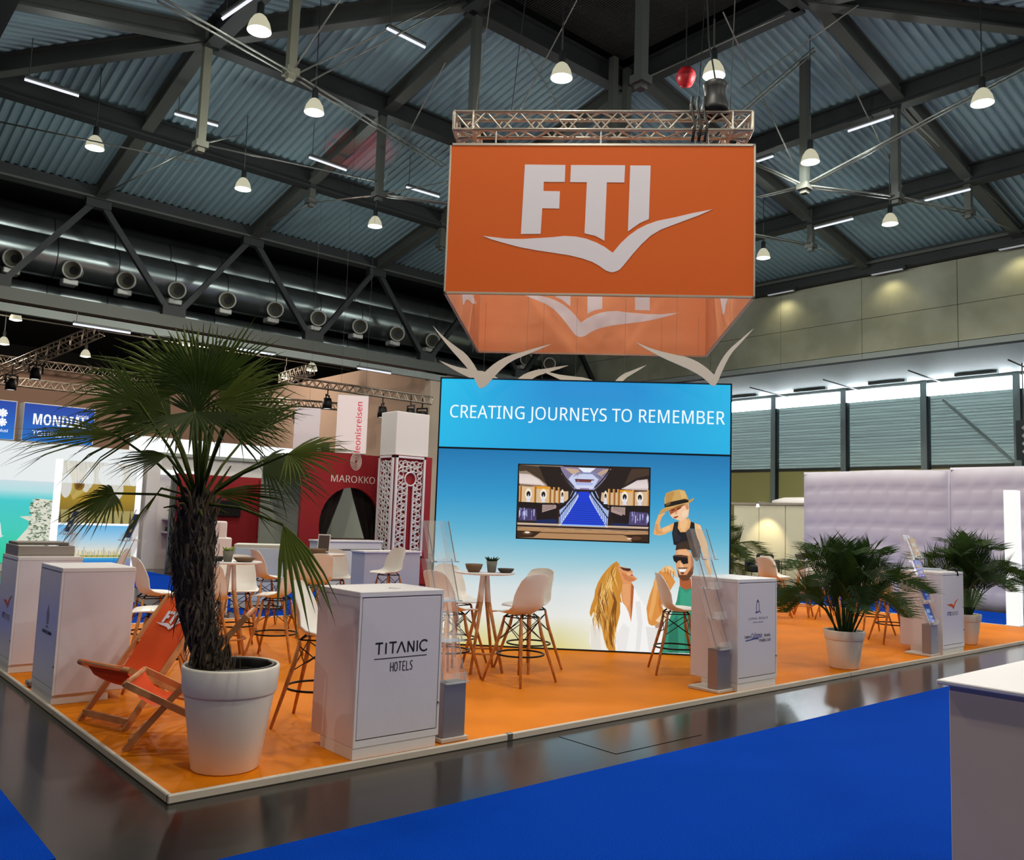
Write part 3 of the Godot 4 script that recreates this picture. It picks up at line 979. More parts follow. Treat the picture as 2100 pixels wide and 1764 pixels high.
func family_print() -> Image:
	var im := Image.create(2238, 1488, false, Image.FORMAT_RGB8)
	_ramp(im, Rect2i(0, 0, 2238, 1488), [[0.0, rgb(28, 122, 180)], [0.1, rgb(36, 136, 194)], [0.24, rgb(50, 156, 208)], [0.42, rgb(98, 182, 214)], [0.58, rgb(168, 210, 222)], [0.7, rgb(218, 229, 231)], [0.84, rgb(236, 237, 232)], [0.93, rgb(226, 222, 176)], [1.0, rgb(226, 214, 140)]])
	for y in range(860, 1488, 2):
		for k in 32:
			var f := float(k) / 31.0
			var c := im.get_pixel(2, y).lerp(rgb(248, 247, 243), f * clampf((y - 860) / 400.0, 0, 1))
			im.fill_rect(Rect2i(960 + k * 16, y, 2238 - 960 - k * 16, 2), c)
	fill_scale = 2.0
	var C_sk := rgb(236, 176, 112)
	var C_sk2 := rgb(206, 118, 58)
	var C_dark := rgb(26, 22, 22)
	var C_hair := rgb(206, 140, 52)
	var C_hatb := rgb(206, 156, 84)
	var C_armR := rgb(240, 190, 136)
	var C_neckB := C_sk
	var C_armL := C_sk
	var C_tank := rgb(22, 24, 32)
	var C_faceB := rgb(246, 204, 164)
	var C_shadeB := rgb(178, 92, 54)
	var C_smileB := rgb(150, 50, 40)
	var C_earB := rgb(220, 140, 96)
	var C_hatc := rgb(210, 166, 96)
	var C_band := C_dark
	var C_armM := rgb(222, 146, 70)
	var C_handM := rgb(238, 186, 124)
	var C_footB := rgb(240, 208, 166)
	var C_shirtM := rgb(44, 146, 116)
	var C_neckM := rgb(176, 92, 52)
	var C_faceM := rgb(224, 160, 110)
	var C_beardM := rgb(104, 62, 38)
	var C_hairM := rgb(48, 36, 28)
	var C_glassM := rgb(16, 16, 20)
	var C_mouthM := rgb(248, 246, 240)
	var C_hairW := C_hair
	var C_strandW := rgb(128, 74, 26)
	var C_strand2 := rgb(236, 190, 104)
	var C_strand3 := rgb(160, 96, 34)
	var C_shirtW := rgb(250, 249, 247)
	var C_shoulderW := rgb(244, 240, 234)
	var C_skinW := rgb(226, 152, 98)
	var C_neckshW := rgb(176, 96, 54)
	var C_glassW := rgb(70, 40, 30)
	var C_lipW := rgb(190, 70, 60)
	_fill(im, [855,223,865,209,880,201,966,172,987,160,982,172,966,184,931,191,892,212,861,225], C_hatb)
	_fill(im, [988,256,1010,263,1024,298,1036,328,1044,371,1050,421,1058,444,1043,448,1031,418,1023,376,1011,341,995,306], C_armR)
	_fill(im, [932,246,955,241,967,239,975,252,989,260,971,276,956,296,936,297,925,278,922,262], C_neckB)
	_fill(im, [913,258,878,275,862,284,858,264,865,240,881,220,869,223,853,229,842,261,835,304,855,309,878,303,909,286], C_armL)
	_fill(im, [913,256,928,254,926,278,936,293,956,292,971,276,975,252,988,256,991,291,1007,329,1011,345,964,323,937,330,922,342,912,341,905,298], C_tank)
	_fill(im, [892,212,931,192,966,182,968,205,965,233,955,241,940,250,920,246,904,239,894,226], C_faceB)
	_fill(im, [892,212,931,192,951,186,931,207,912,219,897,229], C_shadeB)
	_fill(im, [908,237,926,232,928,235,916,242], C_smileB)
	_fill(im, [953,192,964,186,967,202,959,210], C_earB)
	_fill(im, [876,201,874,169,880,147,903,137,930,131,950,135,960,155,968,176,954,184,892,204], C_hatc)
	_fill(im, [876,201,875,189,892,181,950,167,965,170,965,178,892,198], C_band)
	_fill(im, [863,440,846,460,838,495,825,534,813,585,817,616,825,646,845,645,872,625,898,608,867,571,897,520,920,480,896,442], C_armM)
	_fill(im, [865,436,884,420,903,423,919,438,927,465,896,442,869,445], C_handM)
	_fill(im, [848,626,871,602,890,582,906,589,883,621,860,633], C_footB)
	_fill(im, [935,495,959,506,982,501,1032,507,1060,590,1065,739,862,744,869,698,887,651,910,593,926,550], C_shirtM)
	_fill(im, [935,460,978,466,980,501,959,508,937,495], C_neckM)
	_fill(im, [922,356,957,351,976,369,988,400,985,439,966,463,947,470,931,453,921,422,918,387], C_faceM)
	_fill(im, [925,430,931,443,935,453,962,452,977,428,988,416,985,447,968,473,947,475,931,461], C_beardM)
	_fill(im, [919,362,922,340,937,330,964,323,991,326,1013,345,1011,388,998,400,984,385,976,360,957,355,933,357], C_hairM)
	_fill(im, [909,384,965,386,967,409,946,413,938,398,928,402,924,410,913,401], C_glassM)
	_fill(im, [931,430,962,429,954,442,937,443], C_mouthM)
	_fill(im, [698,411,681,423,662,444,644,468,629,496,620,523,617,550,606,582,601,609,607,624,614,605,630,612,641,638,649,665,656,699,668,733,680,749,703,748,695,705,700,674,709,639,716,604,721,566,715,539,722,511,723,488,713,461,705,438,710,422], C_hairW)
	_fill(im, [675,521,692,559,681,606,674,664,683,721,693,736,686,683,699,624,703,566,691,528], C_strandW)
	_fill(im, [693,431,674,470,659,514,652,561,636,592,660,568,671,513,689,462], C_strand2)
	_fill(im, [643,491,630,538,637,585,654,626,663,676,670,645,653,584,642,538], C_strand3)
	_fill(im, [715,562,735,577,751,607,759,641,761,614,764,575,767,510,789,547,813,577,821,638,845,653,884,651,873,728,862,744,701,748,700,674,716,604], C_shirtW)
	_fill(im, [614,605,608,648,601,709,614,750,668,748,649,665,630,612], C_shoulderW)
	_fill(im, [702,423,712,430,732,433,752,440,760,448,758,458,764,463,778,474,768,482,756,487,764,502,764,537,762,576,759,614,757,634,747,599,735,577,723,562,718,535,723,492,713,461], C_skinW)
	_fill(im, [756,491,765,502,764,537,762,576,759,614,757,634,754,564,755,526], C_neckshW)
	_fill(im, [710,432,732,436,750,436,754,443,742,447,724,443], C_glassW)
	_fill(im, [756,458,762,460,758,465,746,460], C_lipW)
	# modelling printed on the figures: strands, folds, cheeks, brows
	rng.seed = 3
	for k in 70:
		var t := rng.randf()
		var x0 := lerpf(690, 640, t) + rng.randf_range(-20, 16)
		var y0 := lerpf(425, 600, t) + rng.randf_range(-14, 14)
		var l := rng.randf_range(50, 130)
		var sway := rng.randf_range(-10, 14)
		var w := rng.randf_range(1.0, 3.2)
		var col: Color = [rgb(240, 196, 108), rgb(226, 166, 74), rgb(150, 92, 34), rgb(120, 70, 28), rgb(250, 214, 140)][k % 5]
		_fill(im, [x0, y0, x0 - 12 + sway * 0.4 + w, y0 + l * 0.45, x0 + sway, y0 + l, x0 - 12 + sway * 0.4 - w, y0 + l * 0.45], col, 0.75)
	for k in 46:
		var x0 := 652.0 + rng.randf_range(0, 50)
		var y0 := 590.0 + rng.randf_range(0, 120)
		var w := rng.randf_range(1.0, 2.8)
		var l := rng.randf_range(30, 70)
		if x0 < 640 + (y0 - 560) * 0.2 or y0 + l > 744:
			continue
		_fill(im, [x0, y0, x0 + w, y0 + l * 0.5, x0 + 4, y0 + l, x0 - w, y0 + l * 0.5], [rgb(240, 196, 108), rgb(156, 98, 38), rgb(120, 66, 24), rgb(226, 170, 84)][k % 4], 0.7)
	_fill(im, [716, 452, 742, 462, 758, 470, 772, 474, 766, 482, 748, 486, 730, 478], rgb(196, 112, 66), 0.55)
	_fill(im, [722, 496, 748, 494, 752, 560, 742, 590, 726, 556], rgb(244, 178, 122), 0.5)
	_fill(im, [735, 452, 752, 452, 758, 458, 744, 466], rgb(246, 190, 146), 0.7)
	_fill(im, [772, 560, 790, 556, 800, 640, 792, 742, 776, 742, 782, 640], rgb(226, 224, 224), 0.6)
	_fill(im, [700, 690, 730, 640, 752, 660, 742, 742, 708, 742], rgb(232, 230, 228), 0.6)
	_fill(im, [812, 650, 860, 654, 846, 742, 826, 742], rgb(222, 220, 216), 0.6)
	_fill(im, [606, 650, 640, 670, 648, 742, 610, 744], rgb(226, 220, 210), 0.6)
	_fill(im, [846, 462, 858, 470, 848, 560, 832, 630, 822, 610, 834, 540], rgb(246, 190, 118), 0.6)
	_fill(im, [868, 470, 890, 480, 880, 560, 866, 600, 858, 560], rgb(178, 98, 42), 0.45)
	_fill(im, [884, 422, 902, 425, 916, 440, 900, 436], rgb(252, 214, 160), 0.7)
	for k in 4:
		_fill(im, [878 + 11 * k, 430 + 4 * k, 881 + 11 * k, 429 + 4 * k, 884 + 10 * k, 450 + 5 * k, 881 + 10 * k, 450 + 5 * k], rgb(168, 96, 48), 0.7)
		_fill(im, [868 + 9 * k, 612 - 7 * k, 871 + 9 * k, 611 - 7 * k, 876 + 9 * k, 622 - 6 * k, 873 + 9 * k, 623 - 6 * k], rgb(196, 140, 90), 0.7)
	_fill(im, [926, 362, 956, 358, 972, 368, 972, 380, 930, 380], rgb(246, 196, 150), 0.6)
	_fill(im, [912, 380, 940, 378, 966, 381, 966, 385, 912, 384], rgb(58, 36, 24), 0.9)
	_fill(im, [936, 408, 946, 408, 950, 424, 938, 426], rgb(248, 200, 156), 0.7)
	_fill(im, [928, 426, 966, 424, 962, 430, 931, 431], rgb(96, 56, 34), 0.8)
	_fill(im, [938, 442, 954, 442, 950, 450, 942, 450], rgb(120, 30, 34), 0.9)
	_fill(im, [976, 372, 988, 400, 984, 438, 974, 440, 978, 400], rgb(168, 96, 58), 0.55)
	for k in 9:
		_fill(im, [926 + 8 * k, 352, 931 + 8 * k, 328 - absf(k - 4) * -1.5, 935 + 8 * k, 326 - absf(k - 4) * -1.5, 931 + 8 * k, 354], rgb(84, 62, 44), 0.6)
	_fill(im, [940, 500, 960, 520, 980, 506, 990, 560, 960, 600, 938, 560], rgb(70, 178, 144), 0.5)
	_fill(im, [900, 640, 930, 600, 936, 742, 896, 742], rgb(24, 104, 84), 0.6)
	_fill(im, [955, 640, 990, 620, 1000, 742, 960, 742], rgb(30, 116, 92), 0.6)
	_fill(im, [846, 645, 872, 625, 880, 632, 868, 650, 850, 655], rgb(150, 80, 40), 0.6)
	# boy
	_fill(im, [934, 246, 956, 242, 964, 252, 956, 284, 944, 290, 934, 272], rgb(250, 206, 156), 0.6)
	_fill(im, [838, 270, 850, 262, 856, 290, 876, 298, 846, 304], rgb(214, 140, 80), 0.55)
	_fill(im, [866, 280, 896, 268, 900, 284, 872, 296], rgb(250, 206, 150), 0.6)
	_fill(im, [1000, 262, 1012, 268, 1034, 340, 1046, 420, 1038, 420, 1022, 350], rgb(252, 216, 170), 0.6)
	_fill(im, [940, 216, 962, 206, 962, 226, 944, 238], rgb(254, 222, 190), 0.7)
	_fill(im, [900, 210, 912, 206, 914, 210, 902, 214], rgb(60, 34, 26), 0.8)
	_fill(im, [922, 204, 936, 198, 938, 202, 924, 208], rgb(60, 34, 26), 0.8)
	_fill(im, [916, 214, 924, 212, 922, 226, 914, 226], rgb(206, 128, 84), 0.6)
	_fill(im, [880, 150, 902, 139, 912, 142, 896, 190, 880, 196], rgb(178, 130, 66), 0.55)
	_fill(im, [930, 133, 950, 138, 958, 160, 940, 166], rgb(236, 196, 124), 0.6)
	_fill(im, [890, 212, 960, 188, 984, 168, 966, 184, 931, 191], rgb(138, 92, 44), 0.6)
	_fill(im, [920, 262, 926, 300, 940, 312, 930, 330, 916, 330, 908, 296], rgb(46, 50, 62), 0.6)
	fill_scale = 1.0
	im.shrink_x2()
	return im

func _tv_image() -> Image:
	var im := Image.create(1320, 760, false, Image.FORMAT_RGB8)
	im.fill(rgb(40, 30, 28))
	fill_scale = 2.0
	var C_ceilL := rgb(150, 130, 112)
	var C_brownL := rgb(70, 54, 42)
	var C_brownR := rgb(70, 54, 42)
	var C_ceilglowL := rgb(216, 200, 196)
	var C_ceilglowR := rgb(212, 198, 200)
	var C_wallsL := rgb(226, 192, 150)
	var C_wallsR := rgb(222, 188, 150)
	var C_darkL := rgb(34, 24, 22)
	var C_darkR := rgb(34, 24, 22)
	var C_midtop := rgb(136, 124, 156)
	var C_midwhite := rgb(206, 216, 246)
	var C_midred := rgb(120, 62, 60)
	var C_railL := rgb(26, 18, 22)
	var C_railR := rgb(26, 18, 22)
	var C_panL := rgb(170, 146, 140)
	var C_panR := rgb(176, 150, 146)
	var C_balL := rgb(74, 66, 110)
	var C_balR := rgb(80, 70, 118)
	var C_floorbL := rgb(16, 38, 92)
	var C_floorbR := rgb(16, 38, 92)
	var C_stairwL := rgb(166, 190, 236)
	var C_stairwR := rgb(166, 190, 236)
	var C_stair := rgb(20, 62, 214)
	var C_bannL := rgb(22, 16, 26)
	var C_bannR := rgb(22, 16, 26)
	var C_step := rgb(190, 160, 136)
	var C_fl := rgb(184, 140, 98)
	var C_fldark := rgb(52, 34, 22)
	var C_fldarkR := rgb(52, 34, 22)
	_fill(im, [-4,0,225,-5,212,121,153,122,6,103], C_ceilL)
	_fill(im, [0,0,105,6,145,100,99,66,38,30,1,34], C_brownL)
	_fill(im, [1,46,54,48,107,74,137,107,2,99], C_ceilglowL)
	_fill(im, [3,110,183,118,254,132,255,181,206,193,5,201], C_wallsL)
	_fill(im, [101,4,210,5,218,45,238,98,276,127,243,132,183,129,153,119,129,70], C_darkL)
	_fill(im, [210,3,457,6,439,60,380,121,291,119,230,49], C_midtop)
	_fill(im, [278,36,372,38,406,64,377,118,295,119,253,67], C_midwhite)
	_fill(im, [286,66,372,68,365,82,290,82], C_midred)
	_fill(im, [651,55,599,64,540,99,518,111,656,116], C_ceilglowR)
	_fill(im, [658,0,569,4,536,92,595,52,658,36], C_brownR)
	_fill(im, [572,2,457,6,446,40,425,94,392,125,429,132,503,130,525,99,540,61], C_darkR)
	_fill(im, [656,119,503,130,422,132,418,177,467,195,656,202], C_wallsR)
	_fill(im, [5,201,206,193,207,227,193,280,7,295], C_railL)
	_fill(im, [656,210,441,196,464,225,483,285,657,288], C_railR)
	_fill(im, [128,202,203,201,203,219,129,244], C_panL)
	_fill(im, [445,203,530,212,527,250,449,225], C_panR)
	_fill(im, [5,224,92,229,97,290,7,292], C_balL)
	_fill(im, [564,227,655,229,655,296,561,294], C_balR)
	_fill(im, [97,286,201,276,201,302,93,301], C_floorbL)
	_fill(im, [476,289,561,291,561,302,476,300], C_floorbR)
	_fill(im, [276,127,295,134,288,187,245,279,220,302,211,231,244,204], C_stairwL)
	_fill(im, [392,125,369,133,378,186,424,275,454,297,460,229,430,207], C_stairwR)
	_fill(im, [295,131,369,131,381,185,412,238,450,306,220,308,263,241,288,187], C_stair)
	_fill(im, [215,227,244,200,273,165,291,127,280,127,265,158,240,189,207,216], C_bannL)
	_fill(im, [456,225,426,200,392,163,373,127,388,127,403,159,434,188,464,214], C_bannR)
	_fill(im, [0,307,659,307,659,326,1,326], C_step)
	_fill(im, [1,327,659,328,660,380,0,380], C_fl)
	_fill(im, [-1,344,124,345,84,376,0,380], C_fldark)
	_fill(im, [543,347,660,341,660,380,581,380], C_fldarkR)
	_tv_detail(im)
	fill_scale = 1.0
	im.shrink_x2()
	return im

func _bar2(im: Image, x: float, y: float, w: float, h: float, col: Color, mix := 1.0):
	_fill(im, [x, y, x + w, y, x + w, y + h, x, y + h], col, mix)

func _tv_detail(im: Image):
	rng.seed = 12
	# ceilings with soft light, coffers and cornices
	for k in 7:
		_fill(im, [4, 50 + k * 7, 60 + k * 6, 48 + k * 6, 120 + k * 4, 92 + k * 2, 4, 96], rgb(246, 232, 224), 0.22)
		_fill(im, [656, 62 + k * 7, 600 - k * 6, 60 + k * 6, 545 - k * 4, 98 + k * 2, 656, 102], rgb(246, 232, 226), 0.22)
	_fill(im, [78, 110, 160, 110, 170, 124, 80, 124], rgb(236, 160, 40))
	_fill(im, [500, 116, 580, 114, 584, 126, 500, 128], rgb(236, 160, 40))
	_bar2(im, 4, 104, 110, 5, rgb(150, 110, 84))
	_bar2(im, 540, 112, 118, 5, rgb(150, 110, 84))
	# lit gallery under the skylight
	_fill(im, [230, 10, 300, 14, 320, 44, 270, 40], rgb(206, 176, 150))
	_fill(im, [430, 12, 470, 8, 420, 44, 384, 42], rgb(196, 166, 144))
	_fill(im, [300, 6, 390, 6, 362, 30, 328, 30], rgb(240, 244, 255))
	for k in 5:
		_fill(im, [250 + 12 * k, 56 + 9 * k, 258 + 12 * k, 52 + 8 * k, 300, 30, 392, 30, 434 - 10 * k, 54 + 8 * k, 440 - 10 * k, 60 + 9 * k, 388, 38, 304, 38], [rgb(160, 176, 226), rgb(74, 66, 96)][k % 2], 0.5)
	_bar2(im, 292, 84, 84, 12, rgb(176, 190, 240))
	_bar2(im, 286, 66, 96, 5, rgb(86, 40, 44))
	_bar2(im, 290, 104, 88, 6, rgb(226, 230, 250))
	_bar2(im, 312, 112, 46, 8, rgb(150, 130, 170))
	# twin banisters curving up
	for m in [0, 1]:
		var q := func(x: float) -> float: return x if m == 0 else 666.0 - x
		for k in 26:
			var t := k / 25.0
			var x := 212.0 + 92.0 * sin(t * 1.25) / sin(1.25)
			var y := 262.0 - 128.0 * t - 14.0 * sin(PI * t)
			var h := lerpf(58.0, 22.0, t)
			_bar2(im, q.call(x) - 1.6, y, 3.2, h, rgb(196, 214, 252) if k % 2 == 0 else rgb(96, 112, 190))
			_bar2(im, q.call(x) - 2.5, y + h - 5, 5, 5, rgb(236, 246, 255))
			_disc(im, q.call(x), y, 4.2, 3.4, rgb(24, 16, 26))
		for k in 18:
			var t := k / 17.0
			_disc(im, q.call(208.0 + 40.0 * t + 30 * t * t), 10.0 + 96.0 * t, 3.2, 5.0, rgb(30, 20, 28))
			_bar2(im, q.call(214.0 + 40.0 * t + 30 * t * t), 14.0 + 94.0 * t, 3, 14, rgb(176, 186, 230))
		# hall columns, niches and dark tables
		for x in [10.0, 84.0, 160.0, 182.0, 206.0]:
			_bar2(im, q.call(x) - 6, 112, 13, 84, rgb(184, 122, 58))
			_bar2(im, q.call(x) - 6, 112, 4, 84, rgb(234, 186, 112))
			_bar2(im, q.call(x) + 4, 112, 3, 84, rgb(108, 64, 30))
		for x in [52.0, 128.0, 224.0]:
			_disc(im, q.call(x), 152, 17 if x < 200.0 else 8, 30, rgb(252, 238, 216), 1.0)
			_disc(im, q.call(x), 152, 10 if x < 200.0 else 5, 15, rgb(26, 22, 26))
			_fill(im, [q.call(x) - 10, 192, q.call(x), 150, q.call(x) + 10, 192], rgb(226, 230, 252))
		_fill(im, [q.call(2.0), 194, q.call(110.0), 196, q.call(206.0), 200, q.call(206.0), 206, q.call(110.0), 206, q.call(2.0), 206], rgb(22, 15, 17))
		_bar2(im, q.call(200.0) - 5, 206, 10, 80, rgb(34, 20, 20))
		for k in 30:
			var x := rng.randf_range(6, 92)
			_bar2(im, q.call(x), rng.randf_range(222, 250), 3, rng.randf_range(18, 44), [rgb(150, 146, 206), rgb(210, 214, 250), rgb(60, 54, 96)][k % 3])
		_fill(im, [q.call(124.0), 206, q.call(190.0), 204, q.call(190.0), 222, q.call(124.0), 246], rgb(190, 164, 156))
		for k in 4:
			_fill(im, [q.call(126.0), 212 + 8 * k, q.call(186.0), 206 + 4 * k, q.call(186.0), 208 + 4 * k, q.call(126.0), 215 + 8 * k], rgb(120, 96, 96))
	for k in 11:  # carpeted treads
		var y := 190.0 + k * 10.5
		_bar2(im, 292 - k * 6.8, y, 80 + k * 14.0, 2.4, rgb(8, 36, 150))
		_bar2(im, 292 - k * 6.8, y + 2.4, 80 + k * 14.0, 2.0, rgb(48, 92, 240))
	_bar2(im, 0, 303, 660, 4, rgb(236, 214, 196))
	_bar2(im, 226, 303, 214, 7, rgb(160, 200, 255))
	_bar2(im, 0, 314, 660, 9, rgb(40, 24, 20))
	for k in 10:
		_bar2(im, 60 * k + 20, 326 + (k % 3) * 4, 90, 3, rgb(214, 172, 126), 0.5)
	_fill(im, [110, 348, 540, 345, 600, 372, 590, 374, 536, 349, 114, 352], rgb(86, 54, 32))
	_disc(im, 52, 356, 26, 10, rgb(96, 62, 38))
	_disc(im, 52, 352, 14, 5, rgb(252, 240, 220))
	_disc(im, 600, 362, 26, 9, rgb(90, 58, 36))
	_disc(im, 566, 366, 12, 4, rgb(244, 226, 200))

# ---------------------------------------------------------------- backlit wall with TV
func light_wall():
	# origin: foot of the wall's middle line at u = 0; local x runs along the wall, z towards the visitor
	var o := thing("backlit_display", "tall backlit wall with blue sky family picture and white slogan", "light wall", Vector3(6.201, 0.04, -2.473), -PI / 4)
	var b := MB.new()
	b.bb(-2.2, 0, -0.14, 1.53, 3.4, -0.06, 0.005)
	b.bb(-2.2, 0, -3.73, 1.53, 3.4, -3.65, 0.005)
	b.bb(-2.2, 0, -3.65, -2.12, 3.4, -0.14, 0.005)
	b.bb(1.45, 0, -3.65, 1.53, 3.4, -0.14, 0.005)
	part(o, "body", b.mesh(), mat(rgb(206, 200, 194), 0.6))
	b = MB.new()
	for s in [[-2.2, 0.0, 1.53, 0.018], [-2.2, 2.472, 1.53, 2.496], [-2.2, 3.382, 1.53, 3.4], [-2.2, 0.0, -2.182, 3.4], [1.512, 0.0, 1.53, 3.4]]:
		b.bb(s[0], s[1], -0.07, s[2], s[3], 0.0, 0.002)
	part(o, "frame", b.mesh(), mat(rgb(24, 42, 62), 0.4, 0.5))
	b = MB.new()
	b.uvquad(Vector3(-2.182, 0.018, -0.012), Vector3(1.512, 0.018, -0.012), Vector3(1.512, 2.472, -0.012), Vector3(-2.182, 2.472, -0.012))
	part(o, "picture_panel", b.mesh(), picture(family_print(), 0.93), "backlit print of a laughing family under a blue sky")
	var im := Image.create(373, 90, false, Image.FORMAT_RGB8)
	for x in 373:
		var f := clampf(1.35 - absf(x - 200.0) / 150.0, 0, 1)
		for y in 90:
			var g := float(y) / 90.0
			var c := rgb(36, 196, 240).lerp(rgb(34, 146, 214), f * (0.8 + 0.2 * sin(y * 0.05 + 1.0)))
			im.set_pixel(x, y, c.lerp(rgb(34, 150, 214), 0.25 * g))
	b = MB.new()
	b.uvquad(Vector3(-2.182, 2.496, -0.012), Vector3(1.512, 2.496, -0.012), Vector3(1.512, 3.382, -0.012), Vector3(-2.182, 3.382, -0.012))
	var hd := part(o, "header_panel", b.mesh(), picture(im, 0.95), "bright blue backlit header")
	lettering(o, "lettering", "CREATING JOURNEYS TO REMEMBER", Vector3(-0.31, 2.955, -0.008), 0.165, glow(rgb(240, 250, 255), 0.95), Basis(), false, 3.5)
	var tv := thing("television", "large flat black television showing a blue-carpeted grand staircase", "television", Vector3(6.201, 0.04, -2.473), -PI / 4)
	b = MB.new()
	b.bb(-1.15, 1.352, 0.006, 0.522, 2.302, 0.05, 0.004)
	part(tv, "casing", b.mesh(), M.black)
	b = MB.new()
	b.uvquad(Vector3(-1.135, 1.37, 0.0515), Vector3(0.507, 1.37, 0.0515), Vector3(0.507, 2.287, 0.0515), Vector3(-1.135, 2.287, 0.0515))
	part(tv, "screen", b.mesh(), picture(_tv_image(), 0.9), "lit screen picture")
	var a := AreaLight3D.new()
	a.name = "wall_light"
	a.area_size = Vector2(3.6, 3.3)
	a.light_energy = 0.2
	a.light_color = rgb(244, 246, 250)
	a.shadow_enabled = true
	a.position = Vector3(-0.33, 1.7, 0.1)
	a.area_range = 40.0
	a.rotation.y = PI
	o.add_child(a)

func lettering(parent: Node, called: String, s: String, at: Vector3, cap: float, m: Material, basis := Basis(), bold := false, width := 0.0, serif := false, italic := false, deep := 0.004) -> MeshInstance3D:
	var t := TextMesh.new()
	var f := SystemFont.new()
	f.font_names = PackedStringArray(["Droid Serif" if serif else "Droid Sans"])
	f.font_weight = 700 if bold else 400
	f.font_italic = italic
	t.font = f
	t.font_size = 64
	t.text = s
	t.pixel_size = cap / (0.714 * 64.0)
	t.depth = deep
	t.curve_step = 2.0
	var o := part(parent, called, t, m)
	var k := 1.0
	if width > 0.0:
		k = width / maxf(0.001, t.get_aabb().size.x)
	o.transform = Transform3D(basis * Basis.from_scale(Vector3(k, 1, 1)), at)
	return o

# ---------------------------------------------------------------- sign cube, truss, gulls
func logo_bird() -> PackedVector2Array:
	var p := PackedVector2Array()
	for v in [[380, 813], [520, 828], [620, 829], [720, 822], [800, 816], [860, 808], [930, 811], [990, 823], [1050, 845], [1100, 872], [1147, 906], [1190, 850], [1240, 800], [1290, 762], [1340, 735], [1400, 712], [1500, 690], [1600, 664], [1719, 639], [1640, 676], [1560, 708], [1480, 740], [1420, 765], [1365, 800], [1310, 855], [1260, 915], [1215, 975], [1190, 1005], [1167, 1018], [1142, 1023], [1110, 1013], [1070, 985], [1030, 962], [970, 942], [900, 925], [800, 910], [700, 896], [600, 878], [500, 852], [430, 832]]:
		p.append(Vector2(v[0] - 1063.0, 703.0 - v[1]) / 1800.0)
	return p

func logo_letters() -> Array:
	var out := []
	for q in [[[617, 374], [857, 376], [856, 480], [732, 480], [732, 536], [829, 537], [828, 643], [728, 641], [723, 797], [607, 799]], [[890, 376], [1208, 376], [1205, 481], [1103, 481], [1097, 835], [1045, 806], [980, 791], [986, 481], [888, 481]], [[1238, 377], [1357, 377], [1352, 702], [1300, 726], [1232, 777]]]:
		var p := PackedVector2Array()
		for v in q:
			p.append(Vector2(v[0] - 1063.0, 703.0 - v[1]) / 1800.0)
		out.append(p)
	return out

func logo(b: MB, scale: float, z0: float, z1: float):
	for p in logo_letters() + [logo_bird()]:
		var q := PackedVector2Array()
		for v in p:
			q.append(v * scale)
		b.prism(q, z0, z1)

